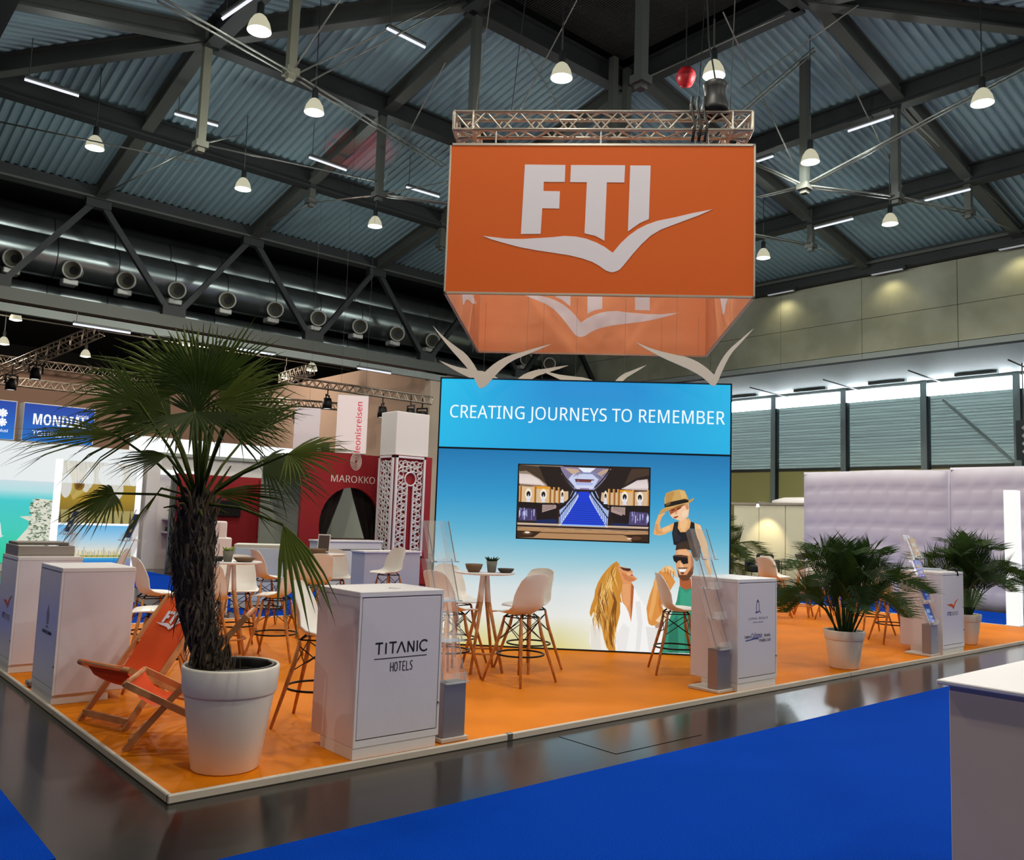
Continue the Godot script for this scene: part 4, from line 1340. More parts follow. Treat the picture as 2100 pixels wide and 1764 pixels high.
func hanging_sign():
	var w := 4.02
	var h := 2.06
	var o := thing("hanging_sign", "big orange square hanging sign with white letters and gull emblem", "sign", Vector3(6.06, 4.55, -2.615), -PI / 4)
	# local: x along the front face, z to the visitor, front face at z = 0, back face at z = -w
	var c := Vector3(0, h / 2, -w / 2)
	for k in 4:
		var bs := Basis(Vector3.UP, k * PI / 2)
		var f := Transform3D(bs, c + bs * Vector3(0, 0, w / 2))
		var b := MB.new()
		b.T = f
		b.box(Vector3(0, 0, -0.012), Vector3(w - 0.05, h - 0.06, 0.006))
		var pn := part(o, "fabric_panel", b.mesh(), M.orange_fabric)
		b = MB.new()
		b.T = f
		logo(b, w, -0.009, -0.004)
		part(pn, "emblem", b.mesh(), M.logo_white, "white letters over a gull")
		b = MB.new()
		b.T = f
		logo(b, w, -0.02, -0.015)
		part(pn, "emblem", b.mesh(), M.logo_white, "the same print showing through inside")
		b = MB.new()
		b.T = f
		b.box(Vector3(0, 0, -0.0165), Vector3(w - 0.05, h - 0.06, 0.002))
		part(pn, "lining", b.mesh(), M.orange_back, "paler reverse of the printed cloth")
		b = MB.new()
		b.T = f
		b.bb(-w / 2, h / 2 - 0.035, -0.04, w / 2, h / 2, 0.0, 0.004)
		b.bb(-w / 2, -h / 2, -0.04, w / 2, -h / 2 + 0.03, 0.0, 0.004)
		b.bb(-w / 2, -h / 2, -0.025, -w / 2 + 0.025, h / 2, 0.0, 0.004)
		part(o, "frame_profile", b.mesh(), M.alu)
	# truss square carrying it
	var t := thing("truss_frame", "square of silver lattice truss on top of the orange sign", "truss", Vector3(6.06, 4.55, -2.615), -PI / 4)
	var ht := h + 0.33
	for k in 4:
		var bs := Basis(Vector3.UP, k * PI / 2)
		var b := MB.new()
		lattice(b, c + bs * Vector3(-w / 2 + 0.03, 0, w / 2 - 0.17) + Vector3(0, ht - h / 2, 0), c + bs * Vector3(w / 2 - 0.03, 0, w / 2 - 0.17) + Vector3(0, ht - h / 2, 0), 0.25, 0.024, 0.42)
		part(t, "truss_side", b.mesh(), M.alu)
		for s in [-1.4, 0.0, 1.4]:
			b = MB.new()
			var p: Vector3 = c + bs * Vector3(s, 0, w / 2 - 0.05)
			b.tube([p + Vector3(0, ht - h / 2 - 0.1, -0.0), p + Vector3(0, h / 2 - 0.02, 0)], 0.014, 6)
			part(t, "coupler", b.mesh(), M.metal)
	# steel cables up to the roof
	for s in [[-1.7, -0.17], [1.7, -0.17], [-1.7, -3.85], [1.7, -3.85]]:
		var b := MB.new()
		var top := 14.6 - 4.55 if s[1] > -1.0 else 13.8 - 4.55
		b.tube([Vector3(s[0], ht + 0.12, s[1]), Vector3(s[0] + 0.4, top - 0.6, s[1] - 1.0)], 0.008, 5)
		part(t, "cable", b.mesh(), M.steel_dark)
	# chain hoist bag and motor
	var g := thing("chain_bag", "black chain hoist bag hanging over the truss of the orange sign", "chain bag", Vector3(6.06, 4.55, -2.615), -PI / 4)
	var b := MB.new()
	b.smooth(1)
	b.lathe([Vector2(0.0, 2.42), Vector2(0.19, 2.43), Vector2(0.185, 2.5), Vector2(0.15, 2.6), Vector2(0.135, 2.68), Vector2(0.15, 2.76), Vector2(0.165, 2.82), Vector2(0.14, 2.85), Vector2(0.0, 2.86)], 16, Vector3(1.5, 0.1, -0.12))
	part(g, "bag", b.mesh(), M.black)
	b = MB.new()
	b.tube([Vector3(1.5, 3.0, -0.12), Vector3(1.42, 3.6, -0.2), Vector3(1.2, 9.4, -0.6)], 0.012, 5)
	part(g, "chain", b.mesh(), M.black_wire)
	for s in [[1.2, 0.0], [1.28, 0.04], [1.36, 0.02]]:
		b = MB.new()
		b.smooth(1)
		b.tube([Vector3(s[0], 2.75, -0.1), Vector3(s[0] - 0.03, 2.55, 0.01), Vector3(s[0] + 0.02, 2.3, 0.02), Vector3(s[0] - 0.01, 2.08, 0.0)], 0.02, 6)
		part(g, "cable", b.mesh(), M.black)
	# red horn by the lamp
	var r := thing("alarm_horn", "round red alarm horn hanging beside a lit bell lamp", "alarm", Vector3(12.35, 11.25, -6.15))
	b = MB.new()
	b.smooth(1)
	b.lathe([Vector2(0.0, -0.2), Vector2(0.14, -0.17), Vector2(0.2, -0.05), Vector2(0.2, 0.08), Vector2(0.13, 0.19), Vector2(0.0, 0.2)], 18)
	part(r, "shell", b.mesh(), M.red_gloss)
	b = MB.new()
	b.smooth(1)
	b.ring(Vector3(0, 0.02, 0), 0.205, 0.014, 20)
	part(r, "rim", b.mesh(), mat(rgb(130, 20, 24), 0.5))
	b = MB.new()
	b.tube([Vector3(0, 0.19, 0), Vector3(0, 3.6, 0)], 0.015, 5)
	part(r, "hanger", b.mesh(), M.steel_dark)
	# white gulls on wires under the sign
	var gulls = [
		[-2.28, 4.05, -1.646, 3.33, -0.77, 3.84, 0.3, "largest pale gull cutout, hanging before the sign's lower corner by the ducts"],
		[-2.31, 3.75, -1.35, 3.30, -0.55, 3.72, -0.5, "pale gull cutout just behind the largest one"],
		[-0.95, 3.62, -0.02, 3.27, 0.47, 3.70, -0.25, "pale gull cutout low over the middle of the blue header"],
		[0.28, 3.885, 1.253, 3.42, 1.735, 4.09, 0.3, "pale gull cutout hanging before the sign's corner by the concrete wall"],
		[0.35, 3.62, 1.0, 3.3, 1.5, 3.62, -1.2, "small pale gull cutout mostly behind the blue header"]]
	for q in gulls:
		var s := thing("gull_cutout", q[7], "gull figure", Vector3(6.201, 0.0, -2.473) + Vector3(S2 * q[0], q[1], S2 * q[0]) + Vector3(-S2, 0, S2) * q[6], -PI / 4, "gull cutouts under the sign")
		var a := Vector2(q[0], q[1])
		var body := Vector2(q[2], q[3]) - a
		var tip := Vector2(q[4], q[5]) - a
		# map the emblem's tips and body onto this gull
		var src := logo_bird()
		var p0 := src[0]
		var pb := (src[10] + src[29]) * 0.5
		var p1 := src[18]
		var poly := PackedVector2Array()
		for v in src:
			if v.x <= pb.x:
				var fr: float = (v.x - p0.x) / (pb.x - p0.x)
				var base := p0.lerp(pb, fr)
				poly.append(Vector2.ZERO.lerp(body, fr) + Vector2(0, (v.y - base.y) * tip.length() * 1.5))
			else:
				var fr: float = (v.x - pb.x) / (p1.x - pb.x)
				var base := pb.lerp(p1, fr)
				poly.append(body.lerp(tip, fr) + Vector2(0, (v.y - base.y) * tip.length() * 1.5))
		b = MB.new()
		b.prism(poly, -0.008, 0.008)
		part(s, "board", b.mesh(), M.bird)
		for wx in [0.35, 0.8]:
			b = MB.new()
			var px: float = tip.x * wx
			var py: float = lerpf(body.y, 0.0, 0.55) if wx < 0.5 else lerpf(body.y, tip.y, 0.55)
			b.tube([Vector3(px, py, 0), Vector3(px, 4.57 - q[1], 0)], 0.0015, 4)
			part(s, "wire", b.mesh(), M.rod)

# ---------------------------------------------------------------- counters
func counter(lab: String, at: Vector3, turn: float, handle := true) -> Node3D:
	# origin: front lower corner on the visitor's side; local x along the front, z towards the visitor (front at z = 0)
	var o := thing("info_counter", lab, "counter", at, turn, "white counters along the stand's edge")
	var w := 0.685
	var d := 0.57
	var b := MB.new()
	b.bb(0.0, 0.0, -d + 0.14, w - 0.02, 0.075, -0.004)
	part(o, "plinth", b.mesh(), M.white_matt)
	b = MB.new()
	b.bb(0.0, 0.075, -d, w, 1.045, -0.018, 0.004)
	part(o, "body", b.mesh(), M.panel)
	b = MB.new()
	b.bb(-0.002, 1.045, -d - 0.002, w + 0.002, 1.082, 0.0, 0.004)
	part(o, "top", b.mesh(), M.white)
	b = MB.new()
	b.bb(0.0, 0.075, -0.018, 0.016, 1.045, 0.0)
	b.bb(w - 0.016, 0.075, -0.018, w, 1.045, 0.0)
	b.bb(0.016, 0.075, -0.018, w - 0.016, 0.118, 0.0)
	part(o, "face_frame", b.mesh(), M.white)
	b = MB.new()
	b.bb(0.016, 0.118, -0.018, w - 0.016, 1.045, -0.0165)
	part(o, "door_gap", b.mesh(), M.gap)
	b = MB.new()
	b.bb(0.022, 0.125, -0.018, w - 0.022, 1.039, -0.001, 0.002)
	var dr := part(o, "door", b.mesh(), M.panel)
	b = MB.new()
	b.smooth(1)
	b.lathe([Vector2(0.0, 0.012), Vector2(0.008, 0.01), Vector2(0.01, 0.0)], 10, Vector3(w - 0.012, 0.3, -0.002), Basis(Vector3.RIGHT, PI / 2))
	part(dr, "lock", b.mesh(), M.metal)
	return o

func strokes(parent: Node, called: String, segs: Array, at: Vector3, sc: float, wd: float, m: Material):
	var b := MB.new()
	for s in segs:
		for i in range(0, s.size() - 2, 2):
			b.bar(at + Vector3(s[i], s[i + 1], 0) * sc, at + Vector3(s[i + 2], s[i + 3], 0) * sc, wd, 0.002, Vector3.BACK)
	part(parent, called, b.mesh(), m)

func arc(cx: float, cy: float, rx: float, ry: float, a0: float, a1: float, n := 10) -> Array:
	var o := []
	for i in n + 1:
		var a := lerpf(a0, a1, float(i) / n)
		o.append(cx + cos(a) * rx)
		o.append(cy + sin(a) * ry)
	return o

func counters():
	var c := counter("white counter with a dark two-line hotel wordmark, behind the palm pot", Vector3(1.2, 0.04, -0.06), 0.0)
	var T = [[0, 1, 0.8, 1], [0.4, 1, 0.4, 0], [1.15, 1, 1.15, 0], [1.5, 1, 2.3, 1], [1.9, 1, 1.9, 0], [2.4, 0, 2.85, 1, 3.3, 0], [3.6, 0, 3.6, 1, 4.25, 0, 4.25, 1], [4.65, 1, 4.65, 0], arc(5.45, 0.5, 0.5, 0.5, 0.8, TAU - 0.8, 14)]
	strokes(c, "lettering", T, Vector3(0.135, 0.665, 0.0), 0.073, 0.011, M.ink)
	strokes(c, "rule_line", [[0, 0, 5.85, 0]], Vector3(0.13, 0.635, 0.0), 0.073, 0.005, M.ink)
	var Hh = [[0, 0, 0, 1], [0.36, 0, 0.36, 1], [0, 0.5, 0.36, 0.5], arc(0.72, 0.5, 0.2, 0.5, 0, TAU, 14), [1.08, 1, 1.48, 1], [1.28, 1, 1.28, 0], [1.98, 1, 1.66, 1, 1.66, 0, 1.98, 0], [1.66, 0.5, 1.92, 0.5], [2.16, 1, 2.16, 0, 2.48, 0], [3.0, 0.95, 2.85, 1, 2.7, 0.9, 2.66, 0.72, 2.95, 0.35, 2.9, 0.1, 2.78, 0, 2.62, 0.08]]
	strokes(c, "lettering", Hh, Vector3(0.262, 0.545, 0.0), 0.06, 0.0055, M.ink)
	c = counter("white counter with a blue bell emblem, beside the backlit picture", Vector3(5.48, 0.04, -0.05), 0.0)
	strokes(c, "emblem", [[-0.5, 0.1, -0.32, 0.25, -0.3, 1.1, -0.22, 1.5, 0.0, 1.8, 0.22, 1.5, 0.32, 1.1, 0.36, 0.35, 0.75, 0.0], [-0.14, 1.45, 0.0, 1.62, 0.14, 1.45]], Vector3(0.34, 0.74, 0.0), 0.075, 0.006, M.ink_blue)
	strokes(c, "emblem", [[-0.45, 0.0, 0.3, 0.16]], Vector3(0.34, 0.745, 0.0), 0.075, 0.012, M.ink_blue)
	lettering(c, "lettering", "CORAL BEACH", Vector3(0.35, 0.69, -0.001), 0.022, M.ink_grey, Basis(), false, 0.34)
	lettering(c, "lettering", "HOTEL & RESORT", Vector3(0.35, 0.652, -0.001), 0.01, M.ink_grey, Basis(), false, 0.18)
	lettering(c, "lettering", "Leptos", Vector3(0.165, 0.515, -0.001), 0.026, M.ink, Basis(), false, 0.1, true, true)
	lettering(c, "lettering", "Calypso", Vector3(0.325, 0.52, -0.001), 0.05, M.ink_blue, Basis(), false, 0.19, true, true)
	lettering(c, "lettering", "Hotels", Vector3(0.51, 0.515, -0.001), 0.026, M.ink, Basis(), false, 0.11, true, true)
	lettering(c, "lettering", "Public Ltd", Vector3(0.47, 0.468, -0.001), 0.026, M.ink, Basis(), false, 0.2, true, true)
	strokes(c, "rule_line", [[0, 0, 2.5, 0.2]], Vector3(0.13, 0.478, 0.0), 0.09, 0.009, M.ink_blue)
	c = counter("white counter with an orange gull emblem and papers on top, farthest along the edge", Vector3(10.12, 0.04, -0.035), 0.0)
	var b := MB.new()
	b.T = Transform3D(Basis(), Vector3(0.33, 0.67, 0.0))
	var q := PackedVector2Array()
	for v in logo_bird():
		q.append(Vector2(v.x * 0.5, v.y * 0.62 + 0.03))
	b.prism(q, -0.001, 0.0015)
	part(c, "emblem", b.mesh(), M.ink_orange, "orange gull")
	lettering(c, "lettering", "FTI", Vector3(0.21, 0.53, -0.001), 0.05, M.ink_blue, Basis(), true, 0.11)
	lettering(c, "lettering", "CRUISES", Vector3(0.38, 0.53, -0.001), 0.05, M.ink_grey, Basis(), false, 0.24)
	c = counter("white counter turned to the side aisle with a small dark shell emblem", Vector3(0.03, 0.04, -3.4), -PI / 2)
	b = MB.new()
	b.T = Transform3D(Basis(), Vector3(0.36, 0.6, 0.0))
	b.prism(PackedVector2Array([Vector2(-0.03, 0.0), Vector2(0.03, 0.0), Vector2(0.045, 0.09), Vector2(0.0, 0.17), Vector2(-0.045, 0.09)]), -0.001, 0.001)
	b.prism(PackedVector2Array([Vector2(-0.06, -0.03), Vector2(0.06, -0.03), Vector2(0.02, -0.01), Vector2(-0.02, -0.01)]), -0.001, 0.001)
	part(c, "emblem", b.mesh(), M.ink_grey)
	lettering(c, "lettering", "CASTELLMAR", Vector3(0.36, 0.535, -0.001), 0.026, M.ink, Basis(), true, 0.3)
	c = counter("white counter at the frame's edge with a red gull emblem and trays on top", Vector3(0.03, 0.04, -5.0), -PI / 2)
	b = MB.new()
	b.T = Transform3D(Basis(), Vector3(0.4, 0.66, 0.0))
	b.prism(q, -0.001, 0.0015)
	part(c, "emblem", b.mesh(), M.ink_orange, "red gull")
	lettering(c, "lettering", "FTI", Vector3(0.28, 0.5, -0.001), 0.05, M.ink_blue, Basis(), true, 0.11)
	lettering(c, "lettering", "CRUISES", Vector3(0.45, 0.5, -0.001), 0.05, M.ink_grey, Basis(), false, 0.24)
	# what lies on the counters
	var t := thing("brochure_tray", "grey brochure tray stacked on the counter at the frame's edge", "tray", Vector3(0.04, 1.122, -4.95))
	b = MB.new()
	b.bb(0.0, 0.0, 0.0, 0.5, 0.012, 0.55)
	b.bb(0.0, 0.012, 0.52, 0.5, 0.1, 0.55, 0.004)
	b.bb(0.0, 0.012, 0.0, 0.02, 0.1, 0.52)
	b.bb(0.48, 0.012, 0.0, 0.5, 0.1, 0.52)
	part(t, "tray", b.mesh(), mat(rgb(150, 140, 132), 0.6))
	b = MB.new()
	b.bb(0.02, 0.1, 0.0, 0.48, 0.128, 0.4, 0.003)
	part(t, "lid", b.mesh(), mat(rgb(120, 112, 104), 0.6))
	for k in 4:
		b = MB.new()
		b.box(Vector3(0.12 + 0.06 * k, 0.006 + 0.014 * (k % 2), -0.1 - 0.08 * k), Vector3(0.21, 0.012, 0.3), Basis(Vector3.UP, 0.3 * k - 0.4))
		var p := single("booklet", ["open white booklet on the gull counter, nearest its front", "grey booklet on the gull counter, second from the front", "white booklet on the gull counter, third from the front", "pale booklet at the back of the gull counter"][k], "booklet", b.mesh(), M.white_matt if k % 2 == 0 else mat(rgb(140, 150, 170), 0.5), "papers on the gull counter")
		p.position = Vector3(10.2 + 0.08 * k, 1.122, -0.12)
	b = MB.new()
	b.smooth(1)
	b.tube([Vector3(0, 0.03, 0), Vector3(0.09, 0.045, 0.02), Vector3(0.16, 0.03, 0.03), Vector3(0.17, -0.05, 0.05)], [0.012, 0.02, 0.02, 0.012], 8)
	var st := single("strap", "short black strap drooping over the gull counter's front edge", "strap", b.mesh(), M.black)
	st.position = Vector3(10.45, 1.122, -0.08)
	b = MB.new()
	b.smooth(1)
	b.lathe([Vector2(0.0, 0.0), Vector2(0.045, 0.001), Vector2(0.045, 0.004), Vector2(0.0, 0.005)], 16)
	st = single("cable_cap", "small white round cap on top of the wordmark counter", "cap", b.mesh(), M.white)
	st.position = Vector3(1.6, 1.122, -0.26)
	b = MB.new()
	b.bb(0.0, 0.0, 0.0, 0.16, 0.05, 0.1, 0.01)
	st = single("door_stop", "small shiny metal block on the platform edge by the side counter", "block", b.mesh(), M.metal)
	st.position = Vector3(0.03, 0.05, -3.62)
	# counter across the aisle, close to the camera
	var o := thing("aisle_counter", "white topped counter standing on the blue carpet, cut off by the frame", "counter", Vector3(1.82, 0.006, 3.39))
	b = MB.new()
	b.bb(0.0, 1.026, 0.0, 1.5, 1.044, 1.4, 0.004)
	part(o, "top", b.mesh(), M.white)
	b = MB.new()
	b.bb(0.035, 0.0, 0.035, 1.48, 1.026, 1.38, 0.003)
	part(o, "body", b.mesh(), mat(rgb(226, 204, 184), 0.5))


# ---------------------------------------------------------------- stools and bar tables
func shell_mesh() -> ArrayMesh:
	# moulded bucket: rows from the front lip over the seat and up the back; local z is forward
	var prof = [[0.225, 0.005, 0.185, 0.0, 0.0], [0.20, 0.016, 0.205, 0.004, 0.0], [0.12, 0.008, 0.222, 0.02, 0.0], [0.02, -0.008, 0.23, 0.04, 0.0], [-0.07, -0.002, 0.232, 0.055, 0.01], [-0.135, 0.028, 0.23, 0.055, 0.035], [-0.175, 0.085, 0.226, 0.035, 0.07], [-0.2, 0.17, 0.22, 0.015, 0.085], [-0.22, 0.26, 0.21, 0.0, 0.075], [-0.238, 0.34, 0.195, -0.006, 0.055], [-0.247, 0.385, 0.17, -0.012, 0.04], [-0.25, 0.402, 0.13, -0.016, 0.03]]
	var n := 12
	var top := []
	for r in prof:
		var row := []
		for i in n + 1:
			var s := lerpf(-1, 1, float(i) / n)
			row.append(Vector3(s * r[2], r[1] + r[3] * pow(absf(s), 2.5), r[0] + r[4] * s * s))
		top.append(row)
	var bot := []
	for i in prof.size():
		var row := []
		for k in n + 1:
			var du: Vector3 = top[i][mini(k + 1, n)] - top[i][maxi(k - 1, 0)]
			var dv: Vector3 = top[mini(i + 1, prof.size() - 1)][k] - top[maxi(i - 1, 0)][k]
			row.append(top[i][k] + du.cross(dv).normalized() * -0.008)
		bot.append(row)
	var b := MB.new()
	b.smooth(1)
	for i in prof.size() - 1:
		for k in n:
			b.quad(top[i][k], top[i][k + 1], top[i + 1][k + 1], top[i + 1][k])
	b.smooth(2)
	for i in prof.size() - 1:
		for k in n:
			b.quad(bot[i][k], bot[i + 1][k], bot[i + 1][k + 1], bot[i][k + 1])
	b.smooth(3)
	var m := prof.size() - 1
	for k in n:
		b.quad(bot[0][k], bot[0][k + 1], top[0][k + 1], top[0][k])
		b.quad(top[m][k], top[m][k + 1], bot[m][k + 1], bot[m][k])
	for i in m:
		b.quad(top[i][0], top[i + 1][0], bot[i + 1][0], bot[i][0])
		b.quad(bot[i][n], bot[i + 1][n], top[i + 1][n], top[i][n])
	return b.mesh()

func make_stool(lab: String, at: Vector3, turn: float) -> Node3D:
	var o := thing("bar_stool", lab, "bar stool", at, turn, "white shell bar stools")
	var hs := 0.665
	var b := MB.new()
	var sh := part(o, "shell", shell_mesh(), M.shell)
	sh.position = Vector3(0, hs, 0.02)
	for i in [-1, 1]:
		for k in [-1, 1]:
			b = MB.new()
			b.smooth(1)
			b.tube([Vector3(i * 0.125, hs - 0.035, k * 0.115), Vector3(i * 0.15, hs - 0.2, k * 0.14), Vector3(i * 0.262, 0.0, k * 0.255)], [0.012, 0.0185, 0.012], 10)
			part(o, "leg", b.mesh(), M.wood)
	b = MB.new()
	b.smooth(1)
	b.ring(Vector3(0, 0.27, 0), 0.235, 0.0095, 32)
	part(o, "footring", b.mesh(), M.black_wire)
	b = MB.new()
	for i in 4:
		var a := Basis(Vector3.UP, i * PI / 2)
		b.tube([a * Vector3(-0.132, hs - 0.07, 0.125), a * Vector3(0.165, hs - 0.27, 0.157)], 0.0045, 5)
		b.tube([a * Vector3(0.132, hs - 0.07, 0.125), a * Vector3(-0.165, hs - 0.27, 0.157)], 0.0045, 5)
		b.tube([a * Vector3(-0.13, hs - 0.035, 0.12), a * Vector3(0.13, hs - 0.035, 0.12)], 0.006, 5)
		b.tube([a * Vector3(0.125, hs - 0.035, 0.115), a * Vector3(0.09, hs + 0.0, 0.08)], 0.009, 6)
	part(o, "brace", b.mesh(), M.black_wire)
	return o

func face(dx: float, dz: float) -> float:
	return atan2(dx, dz)

func make_table(lab: String, at: Vector3) -> Node3D:
	var o := thing("bar_table", lab, "bar table", at, 0.4, "round white bar tables")
	var h := 1.03
	var b := MB.new()
	b.smooth(1)
	b.lathe([Vector2(0.0, h - 0.022), Vector2(0.3, h - 0.022), Vector2(0.322, h - 0.012), Vector2(0.325, h - 0.004), Vector2(0.322, h), Vector2(0.0, h)], 40)
	part(o, "tabletop", b.mesh(), M.white)
	for k in 4:
		var a := Basis(Vector3.UP, k * PI / 2)
		b = MB.new()
		b.smooth(1)
		b.tube([a * Vector3(0.06, 0.72, 0), a * Vector3(0.245, 0.0, 0)], [0.02, 0.014], 10)
		var lg := part(o, "leg", b.mesh(), M.wood)
		b = MB.new()
		b.smooth(1)
		b.tube([a * Vector3(0.03, h - 0.02, 0), a * Vector3(0.061, 0.715, 0)], [0.02, 0.021], 10)
		part(lg, "sleeve", b.mesh(), M.white, "white upper end of the leg")
	b = MB.new()
	b.smooth(1)
	b.ring(Vector3(0, 0.2, 0), 0.2, 0.011, 32)
	part(o, "footring", b.mesh(), M.wood_deck)
	return o

func bowl(lab: String, at: Vector3, r: float, h: float, m: Material):
	var b := MB.new()
	b.smooth(1)
	b.lathe([Vector2(0.0, 0.0), Vector2(r * 0.6, 0.0), Vector2(r * 0.85, h * 0.45), Vector2(r, h), Vector2(r * 0.93, h), Vector2(r * 0.78, h * 0.5), Vector2(r * 0.5, h * 0.15), Vector2(0.0, h * 0.12)], 22)
	var o := single("bowl", lab, "bowl", b.mesh(), m)
	o.position = at

func succulent(lab: String, at: Vector3, tone: Material):
	var o := thing("potted_succulent", lab, "plant", at)
	var b := MB.new()
	b.smooth(1)
	b.lathe([Vector2(0.0, 0.0), Vector2(0.042, 0.0), Vector2(0.058, 0.12), Vector2(0.05, 0.12), Vector2(0.046, 0.1), Vector2(0.0, 0.1)], 18)
	part(o, "pot", b.mesh(), M.clay)
	for k in 9:
		var a := k * 2.4
		var d := Vector3(cos(a), 0, sin(a))
		var s := 0.03 + 0.006 * (k % 4)
		b = MB.new()
		b.smooth(1)
		b.tube([Vector3(0, 0.1, 0) + d * 0.012, Vector3(0, 0.13, 0) + d * s, Vector3(0, 0.155 + 0.006 * (k % 3), 0) + d * (s + 0.035)], [0.008, 0.012, 0.002], 6)
		part(o, "leaf", b.mesh(), tone)

func stools():
	var tabs = [[4.03, -2.22, "in front of the backlit wall"], [2.12, -4.3, "behind the palm trunk"], [4.08, -5.85, "before the red booth"], [12.75, -3.65, "behind the feathery potted palm"]]
	var t0 := make_table("round white bar table with wooden legs " + tabs[0][2], Vector3(tabs[0][0], 0.04, tabs[0][1]))
	for k in [1, 2, 3]:
		dup(t0, Vector3(tabs[k][0], 0.04, tabs[k][1]), 0.2 + 0.3 * k, "round white bar table with wooden legs " + tabs[k][2])
	var P = [
		[3.98, -1.56, -0.1, -1.0, "at the front table, back turned to the aisle"],
		[4.56, -2.08, -1.0, 0.05, "at the front table, nearest the backlit wall's middle"],
		[4.1, -2.8, 0.1, 1.0, "at the front table, far side by the wall's end"],
		[3.46, -2.1, 1.0, -0.05, "at the front table, seen through the clear brochure stand"],
		[5.85, -1.1, 0.75, 0.65, "alone before the man in the green shirt"],
		[1.5, -1.12, 0.7, 0.7, "half hidden behind the wordmark counter"],
		[1.66, -3.82, 0.6, -0.8, "beside the palm trunk with its back to the aisle"],
		[2.52, -3.96, -0.74, -0.67, "at the table behind the trunk, back to the wordmark counter"],
		[2.42, -4.8, -0.25, 1.0, "at the table behind the trunk, facing the aisle"],
		[1.4, -4.62, 1.0, 0.1, "at the table behind the trunk, edge-on toward the side aisle"],
		[0.95, -3.02, -0.9, -0.35, "behind the orange deck chair near the side counter"],
		[1.45, -6.45, -1.0, -0.3, "barely peeking over the side counter"],
		[3.52, -6.35, 1.0, 0.1, "at the table before the red booth, seen edge-on"],
		[3.72, -5.4, 0.2, -1.0, "at the table before the red booth, back to the hanging frond"],
		[4.5, -6.25, -0.35, 1.0, "at the table before the red booth, facing the aisle"],
		[5.9, -6.95, -1.0, 0.1, "by the white ornamental tower, turned to the red arch"],
		[12.15, -3.9, 0.9, 0.2, "first of the far cluster beyond the bell counter"],
		[12.95, -4.35, -0.1, 1.0, "second of the far cluster, facing the bell counter"],
		[13.3, -3.7, -1.0, 0.0, "third of the far cluster, behind the palm's fronds"],
		[12.8, -3.0, 0.0, -1.0, "fourth of the far cluster, behind the palm's stems"],
		[10.75, -1.0, 0.75, 0.65, "behind the gull counter, empty seat to the palm"],
		[11.6, -1.75, 0.6, -0.8, "behind the gull counter, back toward the aisle"]]
	var proto: Node3D
	for k in P.size():
		var q = P[k]
		var at := Vector3(q[0], 0.04, q[1])
		var lab: String = "white shell bar stool " + q[4]
		if k == 0:
			proto = make_stool(lab, at, face(q[2], q[3]))
		else:
			dup(proto, at, face(q[2], q[3]), lab)
	bowl("brown tapered wooden bowl on the front bar table", Vector3(3.86, 1.07, -2.2), 0.095, 0.085, M.bowl)
	succulent("grey pot with dark succulent on the front bar table", Vector3(4.02, 1.07, -2.1), M.leaf[2])
	bowl("flat dark wooden dish on the front bar table", Vector3(4.15, 1.07, -2.02), 0.09, 0.045, M.bowl_dark)
	bowl("flat brown wooden bowl on the table behind the trunk", Vector3(2.2, 1.07, -4.15), 0.12, 0.05, M.bowl)
	bowl("dark wooden dish on the table behind the trunk, partly hidden", Vector3(1.97, 1.07, -4.35), 0.09, 0.05, M.bowl_dark)
	succulent("grey pot with bright green succulent on the table behind the trunk", Vector3(2.03, 1.07, -4.2), mat(rgb(120, 140, 50), 0.5))
	bowl("brown bowl on the bar table before the red booth", Vector3(3.98, 1.07, -5.8), 0.13, 0.07, M.bowl)
	bowl("dark bowl on the far bar table behind the feathery palm", Vector3(12.75, 1.07, -3.65), 0.12, 0.1, M.bowl_dark)
	# menu stand on the third table
	var o := thing("menu_stand", "small white framed card stand on the bar table before the red booth", "card stand", Vector3(4.15, 1.07, -5.95), -0.7)
	var b := MB.new()
	var tl := Basis(Vector3.RIGHT, -0.2)
	b.box(Vector3(0, 0.14, 0), Vector3(0.17, 0.25, 0.012), tl)
	part(o, "frame", b.mesh(), M.white)
	b = MB.new()
	b.box(Vector3(0, 0.14, 0.0) + tl * Vector3(0, 0, 0.007), Vector3(0.15, 0.22, 0.002), tl)
	part(o, "card", b.mesh(), mat(rgb(76, 60, 56), 0.5))
	b = MB.new()
	b.bb(-0.06, 0.0, -0.06, 0.06, 0.012, 0.05)
	part(o, "base", b.mesh(), M.bowl_dark)

